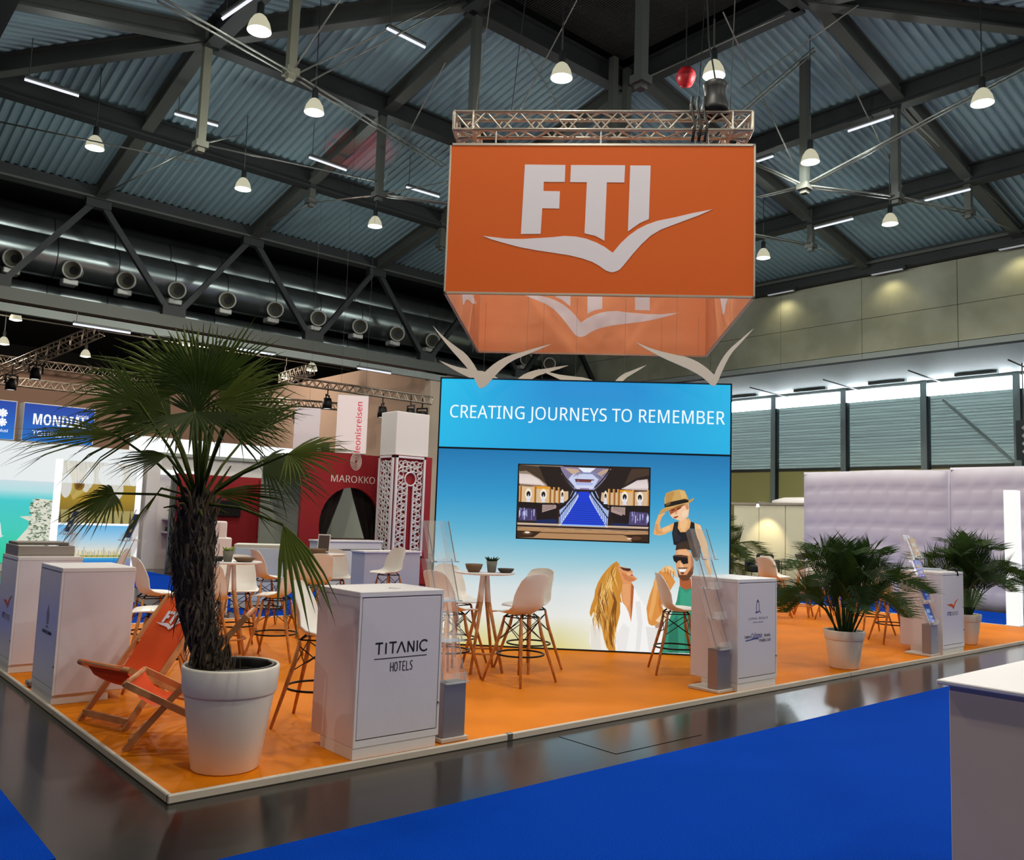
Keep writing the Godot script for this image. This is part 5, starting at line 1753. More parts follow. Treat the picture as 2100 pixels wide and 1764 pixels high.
# ---------------------------------------------------------------- deck chairs
func make_deck_chair(lab: String, foot: Vector3, turn: float) -> Node3D:
	# local: x across, -z towards the back; the front feet stand at z = 0
	var o := thing("deck_chair", lab, "deck chair", foot, turn, "orange deck chairs by the palm")
	var hw := 0.255
	var A0 := Vector3(0, 0.0, 0)
	var A1 := Vector3(0, 0.88, -0.72)
	var B0 := Vector3(0, 0.43, 0.02)
	var B1 := Vector3(0, 0.03, -0.82)
	for s in [-1, 1]:
		var b := MB.new()
		b.bar(A0 + Vector3(s * hw, 0, 0), A1 + Vector3(s * hw, 0, 0), 0.022, 0.042, Vector3.UP)
		part(o, "back_rail", b.mesh(), M.wood_deck)
		b = MB.new()
		b.bar(B0 + Vector3(s * (hw + 0.024), 0, 0), B1 + Vector3(s * (hw + 0.024), 0, 0), 0.022, 0.042, Vector3.UP)
		part(o, "seat_rail", b.mesh(), M.wood_deck)
		b = MB.new()
		b.bar(A0.lerp(A1, 0.62) + Vector3(s * (hw - 0.024), 0, 0), B0.lerp(B1, 0.88) + Vector3(s * (hw - 0.024), 0, 0), 0.02, 0.035, Vector3.UP)
		part(o, "prop", b.mesh(), M.wood_deck)
	var b := MB.new()
	b.bar(Vector3(-hw, 0.055, -0.03), Vector3(hw, 0.055, -0.03), 0.022, 0.045, Vector3.UP)
	part(o, "foot_bar", b.mesh(), M.wood_deck)
	b = MB.new()
	b.smooth(1)
	for q in [[0.03, 0.43, 0.02, 0.02], [0.0, 0.87, -0.712, 0.016], [0.0, 0.075, -0.73, 0.014]]:
		b = MB.new()
		b.smooth(1)
		b.tube([Vector3(-hw - q[0], q[1], q[2]), Vector3(hw + q[0], q[1], q[2])], q[3], 10)
		part(o, "dowel", b.mesh(), M.wood_deck)
	# slung canvas
	var path = [[0.885, -0.73], [0.87, -0.7], [0.72, -0.575], [0.58, -0.47], [0.44, -0.375], [0.335, -0.295], [0.285, -0.22], [0.285, -0.14], [0.33, -0.065], [0.4, -0.012], [0.45, 0.012], [0.452, 0.03], [0.42, 0.045]]
	b = MB.new()
	b.smooth(1)
	for i in path.size() - 1:
		for k in 6:
			var x0 := lerpf(-0.225, 0.225, k / 6.0)
			var x1 := lerpf(-0.225, 0.225, (k + 1) / 6.0)
			var sag := func(x: float, j: int) -> Vector3: return Vector3(x, path[j][0] - 0.02 * (1.0 - pow(x / 0.225, 2)) * sin(PI * j / 12.0), path[j][1])
			b.quad(sag.call(x0, i + 1), sag.call(x1, i + 1), sag.call(x1, i), sag.call(x0, i))
	var cv := part(o, "canvas", b.mesh(), M.canvas)
	b = MB.new()
	var d := (Vector3(0, 0.72, -0.575) - Vector3(0, 0.58, -0.47)).normalized()
	b.T = Transform3D(Basis(Vector3.RIGHT, d, Vector3.RIGHT.cross(d)), Vector3(0, 0.705, -0.556))
	logo(b, 0.44, 0.0, 0.002)
	part(cv, "emblem", b.mesh(), M.logo_white, "white letters over a gull")
	return o

func deck_chairs():
	var o := make_deck_chair("orange canvas deck chair with white print, nearest the side counter", Vector3(0.165, 0.04, -1.845), face(-0.94, 0.33))
	dup(o, Vector3(0.22, 0.04, -1.3), face(-0.87, -0.5), "orange deck chair partly behind the big white palm pot")

# ---------------------------------------------------------------- plants
func pot(o: Node3D, r_top: float, r_base: float, h: float, rim: float, liner: bool):
	var b := MB.new()
	b.smooth(1)
	var rs := lerpf(r_base, r_top, 0.86)
	b.lathe([Vector2(0.0, 0.0), Vector2(r_base - 0.01, 0.0), Vector2(r_base, 0.01), Vector2(rs - 0.012, h - rim)], 44)
	part(o, "pot", b.mesh(), M.pot)
	b = MB.new()
	b.smooth(1)
	b.lathe([Vector2(rs - 0.014, h - rim - 0.002), Vector2(r_top - 0.018, h - rim), Vector2(r_top - 0.012, h - rim + 0.01), Vector2(r_top, h - 0.012), Vector2(r_top - 0.006, h), Vector2(r_top - 0.018, h), Vector2(r_top - 0.024, h - 0.01), Vector2(r_top - 0.03, h - 0.12)], 44)
	part(o, "pot_rim", b.mesh(), M.pot)
	b = MB.new()
	b.smooth(1)
	b.lathe([Vector2(r_top - 0.028, h - 0.07), Vector2(0.0, h - 0.06)], 30)
	part(o, "soil", b.mesh(), M.soil)
	if liner:
		b = MB.new()
		b.smooth(1)
		b.lathe([Vector2(r_top - 0.032, h - 0.06), Vector2(r_top - 0.03, h - 0.004), Vector2(r_top - 0.045, h + 0.004), Vector2(r_top - 0.055, h - 0.01), Vector2(r_top - 0.06, h - 0.06)], 40)
		part(o, "liner", b.mesh(), M.black)

func fan(b: MB, hub: Vector3, mid: Vector3, up: Vector3, spread: float, n: int, droop: float, cap := 0.03):
	var R := hub.distance_to(mid) * 1.12
	var f := (mid - hub).normalized()
	var nr := (up - f * up.dot(f)).normalized()
	for i in n:
		var t := (float(i) + 0.5) / n
		var a := deg_to_rad(spread) * (t - 0.5) + rng.randf_range(-0.015, 0.015)
		var d := (Basis(nr, a) * f).normalized()
		var side := nr.cross(d).normalized()
		var l := R * (0.72 + 0.28 * cos(a)) * rng.randf_range(0.9, 1.08)
		var w := 1.02 * deg_to_rad(spread) / n
		var dr := droop * rng.randf_range(0.6, 1.5)
		var lift := nr * 0.1 * l * (1.0 - 1.2 * absf(t - 0.5))
		var pts := []
		var ts := [0.03, 0.2, 0.45, 0.72, 1.0]
		var ws := [0.03, 0.2, 0.42, 0.26, 0.02]
		for k in 5:
			var s: float = ts[k]
			var c := hub + d * l * s + lift * s * s - Vector3.UP * l * dr * pow(s, 2.6)
			if s == 1.0 and rng.randf() < 0.3:
				c -= Vector3.UP * l * 0.12
			var hw: float = minf(ws[k] * l * w * 0.56, cap)
			pts.append([c - side * hw, c + nr * hw * 0.7, c + side * hw])
		for k in 4:
			b.quad(pts[k][0], pts[k][1], pts[k + 1][1], pts[k + 1][0])
			b.quad(pts[k][1], pts[k][2], pts[k + 1][2], pts[k + 1][1])

func plants():
	var o := thing("fan_palm", "tall fan palm with dark fibrous trunk in a big white pot", "palm", Vector3(0.483, 0.04, -0.384))
	pot(o, 0.298, 0.205, 0.63, 0.17, true)
	var path = [Vector3(-0.06, 0.5, -0.06), Vector3(-0.095, 0.6, -0.075), Vector3(-0.135, 0.70, -0.09), Vector3(-0.177, 0.843, -0.108), Vector3(-0.215, 1.0, -0.116), Vector3(-0.24, 1.15, -0.113), Vector3(-0.252, 1.3, -0.111), Vector3(-0.26, 1.42, -0.1), Vector3(-0.262, 1.55, -0.09), Vector3(-0.257, 1.66, -0.07)]
	var rad = [0.12, 0.095, 0.088, 0.1, 0.112, 0.122, 0.13, 0.128, 0.105, 0.06]
	var b := MB.new()
	b.smooth(1)
	b.tube(path, rad, 16)
	part(o, "trunk", b.mesh(), M.bark)
	b = MB.new()
	for k in 900:
		var t := rng.randf() * 8.6
		var i := int(t)
		var c: Vector3 = path[i].lerp(path[i + 1], t - i)
		var r: float = lerpf(rad[i], rad[i + 1], t - i)
		var a := rng.randf() * TAU
		var d := Vector3(cos(a), 0, sin(a))
		var tg := Vector3(-d.z, 0, d.x)
		var l := rng.randf_range(0.06, 0.2)
		var w := rng.randf_range(0.004, 0.014)
		var p := c + d * r * 0.94
		var sg := 1.0 if rng.randf() < 0.75 else -1.0
		var q := p + Vector3.UP * l * sg + d * rng.randf_range(0.0, 0.035) + tg * rng.randf_range(-0.05, 0.05)
		var m := p.lerp(q, 0.5) + d * 0.018
		b.tri(p - tg * w, p + tg * w, m + tg * w * 0.7)
		b.tri(p - tg * w, m + tg * w * 0.7, m - tg * w * 0.7)
		b.tri(m - tg * w * 0.7, m + tg * w * 0.7, q)
	var fb := part(o, "bark_fibre", b.mesh(), M.fibre)
	fb.set_meta("kind", "stuff")
	var F = [
		[Vector3(-0.67, 2.22, -0.05), Vector3(-1.01, 2.37, -0.06), 100, 26],
		[Vector3(-0.72, 2.03, -0.26), Vector3(-1.19, 2.03, -0.54), 75, 26],
		[Vector3(-0.51, 1.91, 0.04), Vector3(-0.78, 1.86, -0.06), 110, 20],
		[Vector3(-0.76, 1.67, -0.08), Vector3(-1.00, 1.48, -0.17), 190, 26],
		[Vector3(-0.31, 2.36, -0.26), Vector3(-0.66, 2.67, -0.91), 110, 26],
		[Vector3(-0.29, 2.38, -0.10), Vector3(-0.48, 2.77, -0.35), 120, 28],
		[Vector3(-0.20, 2.37, -0.16), Vector3(0.07, 2.80, -0.00), 120, 30],
		[Vector3(-0.25, 2.25, 0.05), Vector3(0.13, 2.43, 0.40), 90, 26],
		[Vector3(-0.45, 2.17, 0.27), Vector3(-0.58, 1.98, 0.65), 150, 24],
		[Vector3(-0.25, 2.14, 0.30), Vector3(-0.05, 2.15, 0.73), 80, 24],
		[Vector3(0.08, 1.95, 0.43), Vector3(0.31, 1.97, 0.76), 150, 28],
		[Vector3(0.15, 1.93, -0.05), Vector3(0.51, 1.77, 0.10), 160, 24],
		[Vector3(-0.16, 1.70, -0.08), Vector3(0.27, 1.69, 0.15), 75, 22],
		[Vector3(0.01, 1.52, 0.57), Vector3(0.13, 1.14, 0.75), 62, 9],
		[Vector3(0.12, 2.08, -0.32), Vector3(0.26, 2.56, -0.54), 110, 24],
		[Vector3(-0.27, 2.20, -0.64), Vector3(-0.57, 2.32, -1.29), 100, 24],
		[Vector3(-0.38, 1.72, -0.40), Vector3(-0.47, 1.46, -0.65), 70, 12],
		[Vector3(-0.43, 2.15, 0.22), Vector3(-0.43, 2.4, 0.18), 120, 24],
		[Vector3(-0.5, 2.18, -0.1), Vector3(-0.85, 2.3, -0.2), 110, 24],
		[Vector3(-0.12, 2.3, -0.2), Vector3(0.2, 2.55, -0.15), 110, 26],
		[Vector3(-0.33, 2.28, 0.05), Vector3(-0.45, 2.62, 0.1), 130, 28],
		[Vector3(-0.2, 2.12, 0.1), Vector3(0.12, 2.2, 0.3), 110, 24],
		[Vector3(-0.4, 2.1, -0.2), Vector3(-0.7, 2.05, -0.1), 90, 22],
	]
	var crown := Vector3(-0.257, 1.63, -0.07)
	for k in F.size():
		var q = F[k]
		var hub: Vector3 = q[0]
		var mid: Vector3 = q[1]
		b = MB.new()
		var out := (hub - crown)
		var f := (mid - hub).normalized()
		var up := Vector3(0.55 * f.x, 1.0, 0.55 * f.z) if f.y < 0.1 else Vector3(-0.4 * f.x, 0.5, -0.4 * f.z) + Vector3(-0.45, 0, 0.55)
		# fans are seen broadside from the aisle
		up += Vector3(-0.5, 0.25, 0.65)
		fan(b, hub, mid, up.normalized(), q[2], q[3], 0.16 if k != 13 else 0.3, 0.03 if k != 13 else 0.05)
		var fr := part(o, "frond", b.mesh(), M.leaf[k % 3])
		b = MB.new()
		b.smooth(1)
		b.tube([crown, crown.lerp(hub, 0.5) + Vector3.UP * 0.05 * out.length(), hub, hub + f * 0.05], [0.013, 0.009, 0.008, 0.004], 6)
		part(fr, "petiole", b.mesh(), M.leaf[1])
	for k in 14:
		var a := k * 2.4
		var d := Vector3(cos(a), 0, sin(a))
		b = MB.new()
		var e := crown + d * rng.randf_range(0.12, 0.24) + Vector3.UP * rng.randf_range(-0.08, 0.3)
		b.tube([crown - Vector3.UP * 0.1 + d * 0.05, crown.lerp(e, 0.6) + d * 0.02, e], [0.016, 0.01, 0.004], 5)
		part(o, "old_stalk", b.mesh(), M.dry_leaf if k % 2 else M.leaf[1])
	var g := thing("plant_clip", "small black bent hook on the rim of the palm's pot", "hook", Vector3(0.46, 0.67, -0.66))
	b = MB.new()
	b.smooth(1)
	b.tube([Vector3(0, -0.06, 0), Vector3(0, 0.05, 0), Vector3(-0.012, 0.06, -0.01), Vector3(-0.05, 0.06, -0.04)], 0.008, 6)
	part(g, "hook", b.mesh(), M.black)
	areca("feathery potted palm in a white pot beside the bell counter", Vector3(7.9, 0.04, -0.24), 5, 1.0)
	areca("feathery potted palm behind the gull counter", Vector3(11.75, 0.04, -0.4), 9, 1.06)
	areca("feathery palm behind the backlit wall, only leaf tips showing", Vector3(10.62, 0.04, -4.35), 13, 1.2)

func areca(lab: String, at: Vector3, sd: int, sc: float):
	var o := thing("feather_palm", lab, "palm", at, 0.0)
	o.scale = Vector3.ONE
	pot(o, 0.232, 0.165, 0.435, 0.11, false)
	rng.seed = sd
	for k in 36:
		var a := k * 2.39996 + rng.randf_range(-0.2, 0.2)
		var d := Vector3(cos(a), 0, sin(a))
		var inner := k < 13
		var reach := (rng.randf_range(0.16, 0.4) if inner else rng.randf_range(0.42, 0.72)) * sc
		var top := (rng.randf_range(1.15, 1.42) if inner else rng.randf_range(0.7, 1.22)) * sc
		var r0 := rng.randf_range(0.01, 0.09)
		var base := Vector3(0, 0.36, 0) + d * r0
		var knee := Vector3(0, 0.36 + (top - 0.36) * 0.72, 0) + d * (r0 + reach * 0.32)
		var crest := Vector3(0, top, 0) + d * (r0 + reach * 0.7)
		var tip := Vector3(0, top - (0.03 if inner else rng.randf_range(0.05, 0.26)) * sc, 0) + d * (r0 + reach * 1.12)
		var cv := Curve3D.new()
		cv.add_point(base, Vector3.ZERO, (knee - base) * 0.4)
		cv.add_point(knee, (base - knee) * 0.3, (crest - knee) * 0.4)
		cv.add_point(crest, (knee - crest) * 0.4, (tip - crest) * 0.4)
		cv.add_point(tip, (crest - tip) * 0.4, Vector3.ZERO)
		var L := cv.get_baked_length()
		var b := MB.new()
		var side := d.cross(Vector3.UP).normalized()
		var n := 26
		for i in n:
			var t := lerpf(0.42, 1.0, float(i) / (n - 1))
			var p := cv.sample_baked(L * t)
			var q := cv.sample_baked(minf(L * t + 0.02, L))
			var f := (q - p).normalized() if q.distance_to(p) > 1e-4 else (tip - crest).normalized()
			var ll := 0.34 * sc * (0.45 + 0.75 * sin(PI * clampf((t - 0.36) / 0.72, 0, 1))) * rng.randf_range(0.85, 1.1)
			for s in [-1, 1]:
				var upn := side.cross(f).normalized()
				if upn.y < 0.0:
					upn = -upn
				var dir: Vector3 = (side * s * 0.62 + f * 0.75 + upn * 0.6).normalized()
				var w := 0.011 * sc
				var m: Vector3 = p + dir * ll * 0.5
				var e: Vector3 = p + dir * ll - Vector3.UP * ll * rng.randf_range(0.02, 0.16)
				var wd := f * w
				b.quad(p - wd * 0.5, p + wd * 0.5, m + wd, m - wd)
				b.tri(m - wd, m + wd, e)
		var fr := part(o, "frond", b.mesh(), M.areca[k % 3])
		b = MB.new()
		b.smooth(1)
		var pts := []
		var rr := []
		for i in 9:
			pts.append(cv.sample_baked(L * i / 8.0))
			rr.append(lerpf(0.011, 0.002, i / 8.0))
		b.tube(pts, rr, 6)
		part(fr, "rachis", b.mesh(), M.areca[1])

# ---------------------------------------------------------------- clear brochure stands
func brochure_stand(lab: String, at: Vector3, turn: float, prints: Array):
	# origin: middle of the base's front edge; leans back along -z
	var o := thing("brochure_stand", lab, "brochure stand", at, turn, "clear zigzag brochure stands")
	var w := 0.2
	var b := MB.new()
	b.bb(-w / 2 - 0.02, 0.0, -0.36, w / 2 + 0.02, 0.03, 0.0, 0.004)
	part(o, "base", b.mesh(), mat(rgb(196, 188, 178), 0.4))
	b = MB.new()
	b.bb(-w / 2, 0.03, -0.14, w / 2, 0.4, -0.02, 0.004)
	part(o, "plinth", b.mesh(), M.plinth_grey)
	b = MB.new()
	b.bb(-w / 2, 0.4, -0.14, w / 2, 0.412, -0.02)
	part(o, "plinth_cap", b.mesh(), M.acrylic_edge)
	# zigzag profile in (z, y)
	var poly := PackedVector2Array([Vector2(-0.02, 0.41)])
	var edge := []
	for k in 4:
		var y0 := 0.41 + 0.285 * k
		var z0 := -0.03 - 0.06 * k
		edge.append([Vector2(z0, y0), Vector2(z0 - 0.11, y0 + 0.30)])
	for s in [-1, 1]:
		b = MB.new()
		for e in edge:
			var z0: Vector2 = e[0]
			var z1: Vector2 = e[1]
			b.quad(Vector3(s * w / 2, z0.y, z0.x), Vector3(s * w / 2, z1.y, z1.x), Vector3(s * w / 2, z1.y, z1.x - 0.12), Vector3(s * w / 2, z0.y, z0.x - 0.12))
		part(o, "side_panel", b.mesh(), M.acrylic)
		b = MB.new()
		for e in edge:
			b.bar(Vector3(s * w / 2, e[0].y, e[0].x), Vector3(s * w / 2, e[1].y, e[1].x), 0.006, 0.006, Vector3.RIGHT)
			b.bar(Vector3(s * w / 2, e[0].y, e[0].x), Vector3(s * w / 2, e[0].y, e[0].x + 0.04), 0.006, 0.006, Vector3.RIGHT)
		part(o, "panel_edge", b.mesh(), M.acrylic_edge)
	for k in 4:
		var e = edge[k]
		b = MB.new()
		var p0 := Vector3(0, e[0].y, e[0].x)
		var p1 := Vector3(0, e[1].y, e[1].x)
		var x := Vector3(w / 2, 0, 0)
		b.quad(p0 - x - Vector3(0, 0, 0.06), p0 + x - Vector3(0, 0, 0.06), p1 + x - Vector3(0, 0, 0.06), p1 - x - Vector3(0, 0, 0.06))
		part(o, "back_panel", b.mesh(), M.acrylic)
		b = MB.new()
		b.bb(-w / 2, e[0].y - 0.004, e[0].x - 0.1, w / 2, e[0].y + 0.002, e[0].x + 0.04)
		part(o, "shelf", b.mesh(), M.acrylic)
		b = MB.new()
		b.quad(p0 - x + Vector3(0, 0, 0.04), p0 + x + Vector3(0, 0, 0.04), p0 + x + Vector3(0, 0.07, 0.015), p0 - x + Vector3(0, 0.07, 0.015))
		part(o, "front_lip", b.mesh(), M.acrylic_matt)
	for k in prints.size():
		if prints[k] == null:
			continue
		var e = edge[k]
		var c: Vector2 = (e[0] + e[1]) * 0.5
		var dz := (e[1] - e[0] as Vector2).normalized()
		var bs := Basis(Vector3.RIGHT, Vector3(0, dz.y, dz.x), Vector3.RIGHT.cross(Vector3(0, dz.y, dz.x)))
		b = MB.new()
		b.box(Vector3.ZERO, Vector3(0.16, 0.24, 0.012), Basis())
		var p := single("brochure", prints[k][0], "brochure", b.mesh(), prints[k][1], "brochures in the clear stands")
		p.transform = Transform3D(Basis(Vector3.UP, turn), at) * Transform3D(bs, Vector3(0, c.y - 0.01, c.x + 0.0))
		b = MB.new()
		b.box(Vector3(-0.01, 0.03, 0.0065), Vector3(0.1, 0.05, 0.002))
		b.box(Vector3(0.02, -0.05, 0.0065), Vector3(0.08, 0.03, 0.002))
		part(p, "title", b.mesh(), prints[k][2])

func brochure_stands():
	var blue := mat(rgb(36, 84, 190), 0.4)
	var pale := mat(rgb(150, 190, 236), 0.4)
	var tan_ := mat(rgb(206, 176, 140), 0.5)
	var violet := mat(rgb(120, 120, 220), 0.4)
	brochure_stand("empty clear zigzag brochure stand with grey plinth beside the wordmark counter", Vector3(2.05, 0.04, -0.075), 0.0, [])
	brochure_stand("empty clear zigzag brochure stand with grey plinth beside the bell counter", Vector3(5.34, 0.04, -0.09), 0.0, [])
	brochure_stand("clear zigzag brochure stand filled with blue brochures at the gull counter", Vector3(9.92, 0.04, -0.04), 0.0, [["blue brochure in the gull counter's stand, lowest pocket", blue, pale], ["blue brochure in the gull counter's stand, middle pocket", blue, pale], ["violet and tan brochure in the gull counter's stand", violet, tan_], ["beige brochure topmost in the gull counter's stand", tan_, M.white_matt]])
	brochure_stand("clear zigzag brochure stand behind the side counter, before the skyline picture", Vector3(0.62, 0.04, -3.8), -PI / 2, [null, null, null, ["dark blue booklet in the clear stand before the skyline picture", mat(rgb(42, 56, 110), 0.5), tan_]])
	brochure_stand("clear zigzag brochure stand by the trays, before the beach picture", Vector3(0.5, 0.04, -5.5), -PI / 2, [null, null, null, ["dark blue booklet in the clear stand before the beach picture", mat(rgb(42, 56, 120), 0.5), M.white_matt]])

# ---------------------------------------------------------------- booths across the back aisle
func beach_print() -> Image:
	var im := Image.create(320, 400, false, Image.FORMAT_RGB8)
	_ramp(im, Rect2i(0, 0, 320, 400), [[0.0, rgb(214, 236, 244)], [0.12, rgb(190, 236, 240)], [0.25, rgb(70, 214, 216)], [0.6, rgb(70, 216, 196)], [1.0, rgb(40, 214, 160)]])
	_fill(im, [320, 90, 262, 84, 236, 130, 250, 170, 205, 176, 246, 200, 238, 230, 196, 300, 200, 330, 176, 400, 320, 400], rgb(232, 232, 214))
	for k in 260:
		var x := 240.0 + rng.randf() * 80.0
		var y := 90.0 + rng.randf() * 310.0
		_disc(im, x, y, 2.0 + rng.randf() * 5, 2.0 + rng.randf() * 3, [rgb(150, 170, 150), rgb(120, 140, 110), rgb(210, 214, 200), rgb(96, 110, 84)][k % 4])
	_fill(im, [118, 170, 96, 268, 114, 268], rgb(40, 90, 80))
	_fill(im, [120, 168, 140, 210, 148, 268, 122, 268], rgb(240, 250, 250))
	_fill(im, [86, 268, 156, 268, 146, 278, 94, 278], rgb(230, 236, 236))
	_fill(im, [0, 264, 50, 262, 82, 274, 0, 276], rgb(210, 220, 236))
	im.fill_rect(Rect2i(0, 276, 90, 3), rgb(30, 130, 120))
	return im

func flower_print() -> Image:
	var im := Image.create(360, 300, false, Image.FORMAT_RGB8)
	_ramp(im, Rect2i(0, 0, 360, 300), [[0.0, rgb(176, 146, 52)], [0.3, rgb(196, 164, 66)], [0.6, rgb(186, 150, 40)], [1.0, rgb(120, 104, 44)]])
	_fill(im, [20, 0, 60, 40, 110, 60, 120, 140, 60, 190, 30, 130], rgb(214, 186, 96))
	_fill(im, [200, 0, 232, 0, 216, 120, 180, 160, 190, 70], rgb(206, 176, 80))
	_disc(im, 24, 120, 26, 60, rgb(244, 242, 232))
	_disc(im, 128, 80, 22, 52, rgb(244, 242, 230))
	_disc(im, 116, 120, 18, 30, rgb(240, 238, 226))
	_disc(im, 230, 60, 62, 60, rgb(244, 242, 230))
	_disc(im, 262, 130, 36, 56, rgb(242, 240, 226))
	_disc(im, 346, 60, 26, 50, rgb(240, 236, 216))
	_disc(im, 84, 116, 24, 26, rgb(150, 108, 22))
	_disc(im, 84, 116, 15, 16, rgb(124, 84, 14))
	im.fill_rect(Rect2i(0, 236, 360, 64), rgb(190, 176, 110))
	for k in 9:
		_fill(im, [k * 42, 300, k * 42 + 6, 230, k * 42 + 14, 300], rgb(90, 80, 40))
	return im

func skyline_print() -> Image:
	var im := Image.create(400, 236, false, Image.FORMAT_RGB8)
	_ramp(im, Rect2i(0, 0, 400, 236), [[0.0, rgb(110, 190, 240)], [0.3, rgb(170, 216, 244)], [0.55, rgb(232, 232, 222)], [0.7, rgb(244, 226, 160)], [0.735, rgb(230, 224, 196)], [0.75, rgb(60, 170, 220)], [0.88, rgb(28, 110, 214)], [1.0, rgb(18, 70, 190)]])
	for k in 44:
		var x := 4 + k * 9
		var h := int(12 + 26 * absf(sin(k * 1.7)) + (34 if k % 11 == 4 else 0))
		im.fill_rect(Rect2i(x, 170 - h, 3 + k % 3, h), [rgb(150, 160, 176), rgb(206, 190, 130), rgb(176, 180, 176)][k % 3])
	for k in 30:
		_disc(im, k * 14, 166, 8, 4, [rgb(170, 160, 60), rgb(120, 140, 60)][k % 2])
	return im

func booths():
	var b := MB.new()
	# white holiday booth with lightboxes; front plane z = -18.3
	var o := thing("lightbox_booth", "white booth wall with backlit pictures beyond the side counter", "booth", Vector3(0, 0, -18.3))
	b = MB.new()
	b.bb(-6.0, 0, -0.6, 3.55, 3.08, -0.02, 0.01)
	b.bb(3.55, 2.75, -0.6, 5.6, 3.08, -0.02, 0.01)
	b.bb(3.55, 0.0, -0.6, 5.6, 2.75, -0.05)
	part(o, "wall", b.mesh(), M.white_matt)
	b = MB.new()
	b.bb(-6.0, 2.15, -0.02, 5.55, 3.06, 0.0)
	part(o, "header", b.mesh(), glow(rgb(244, 250, 252), 0.8), "glowing white header")
	b = MB.new()
	b.bb(3.5, 0.0, -0.05, 3.66, 2.72, 0.03, 0.005)
	b.bb(3.66, 1.12, -0.05, 5.5, 1.17, 0.03)
	b.bb(5.43, 0.0, -0.05, 5.56, 2.75, 0.03, 0.005)
	part(o, "frame", b.mesh(), M.light_white)
	b = MB.new()
	b.uvquad(Vector3(1.6, 0.2, 0.005), Vector3(3.5, 0.2, 0.005), Vector3(3.5, 2.15, 0.005), Vector3(1.6, 2.15, 0.005))
	part(o, "picture_panel", b.mesh(), picture(beach_print(), 0.85), "backlit turquoise beach picture")
	b = MB.new()
	b.uvquad(Vector3(3.66, 1.17, 0.0), Vector3(5.43, 1.17, 0.0), Vector3(5.43, 2.7, 0.0), Vector3(3.66, 2.7, 0.0))
	part(o, "picture_panel", b.mesh(), picture(flower_print(), 0.7), "backlit golden flower picture")
	b = MB.new()
	b.uvquad(Vector3(3.66, 0.03, 0.0), Vector3(5.5, 0.03, 0.0), Vector3(5.5, 1.12, 0.0), Vector3(3.66, 1.12, 0.0))
	part(o, "picture_panel", b.mesh(), picture(skyline_print(), 0.85), "backlit skyline over blue water")
	# blue header boxes
	o = thing("blue_sign", "long blue lit sign with white capitals above the booth pictures", "sign", Vector3(2.72, 3.1, -18.45))
	b = MB.new()
	b.bb(0.0, 0.0, -0.5, 1.62, 0.95, 0.0, 0.01)
	part(o, "box", b.mesh(), M.white_matt)
	var im := Image.create(64, 64, false, Image.FORMAT_RGB8)
	_ramp(im, Rect2i(0, 0, 64, 64), [[0.0, rgb(20, 70, 176)], [1.0, rgb(16, 124, 222)]])
	b = MB.new()
	b.uvquad(Vector3(0.02, 0.02, 0.004), Vector3(1.6, 0.02, 0.004), Vector3(1.6, 0.93, 0.004), Vector3(0.02, 0.93, 0.004))
	part(o, "face", b.mesh(), picture(im, 0.8))
	lettering(o, "lettering", "MONDIAL", Vector3(0.82, 0.56, 0.008), 0.26, M.light_white, Basis(), true, 1.2)
	lettering(o, "lettering", "Austria", Vector3(1.32, 0.72, 0.008), 0.09, M.light_white, Basis(), false, 0.3, true, true)
	lettering(o, "lettering", "TOURISTIK", Vector3(0.7, 0.22, 0.008), 0.12, M.light_white, Basis(), false, 0.95)
	o = thing("blue_sign", "blue lit sign with a white round ornament, cut by the frame's edge", "sign", Vector3(1.0, 3.1, -18.45))
	b = MB.new()
	b.bb(0.0, 0.0, -0.5, 1.58, 0.95, 0.0, 0.01)
	part(o, "box", b.mesh(), M.white_matt)
	b = MB.new()
	b.uvquad(Vector3(0.02, 0.02, 0.004), Vector3(1.56, 0.02, 0.004), Vector3(1.56, 0.93, 0.004), Vector3(0.02, 0.93, 0.004))
	part(o, "face", b.mesh(), picture(im, 0.85))
	for q in [[1.29, 0.64, 0.1], [1.29, 0.42, 0.1], [1.08, 0.64, 0.1], [1.08, 0.42, 0.1]]:
		b = MB.new()
		for k in 8:
			var a := k * TAU / 8
			b.bar(Vector3(q[0] + cos(a) * 0.05, q[1] + sin(a) * 0.05, 0.01), Vector3(q[0] + cos(a) * q[2], q[1] + sin(a) * q[2], 0.01), 0.045, 0.006, Vector3.BACK)
		b.lathe([Vector2(0.045, 0.0), Vector2(0.045, 0.006), Vector2(0.0, 0.006)], 12, Vector3(q[0], q[1], 0.006), Basis(Vector3.RIGHT, PI / 2))
		part(o, "ornament", b.mesh(), M.light_white)
	lettering(o, "lettering", "andalusi", Vector3(1.25, 0.22, 0.008), 0.07, M.light_white, Basis(), false, 0.36)
	# white pillars and shelf beside it
	o = thing("white_pillar", "square white pillar beside the golden flower picture", "pillar", Vector3(5.72, 0, -18.4))
	b = MB.new()
	b.bb(0.0, 0.0, -0.4, 0.34, 2.9, 0.0, 0.01)
	part(o, "shaft", b.mesh(), M.white_matt)
	b = MB.new()
	b.bb(-0.02, 2.9, -0.42, 0.36, 3.0, 0.02, 0.01)
	part(o, "cap", b.mesh(), M.white)
	o = thing("display_shelf", "white display wall with small shelf, grey lettering and dark objects by the red panel", "shelf", Vector3(6.1, 0, -18.6))
	b = MB.new()
	b.bb(0.0, 0.0, -0.1, 0.9, 2.5, 0.0)
	part(o, "panel", b.mesh(), M.white_matt)
	b = MB.new()
	b.bb(0.15, 1.3, 0.0, 0.8, 1.34, 0.3)
	b.bb(0.15, 0.95, 0.0, 0.8, 0.99, 0.3)
	part(o, "shelf_board", b.mesh(), M.white)
	b = MB.new()
	b.bb(0.0, 2.5, -0.1, 1.1, 2.62, 0.25)
	part(o, "light_strip", b.mesh(), M.light_white)
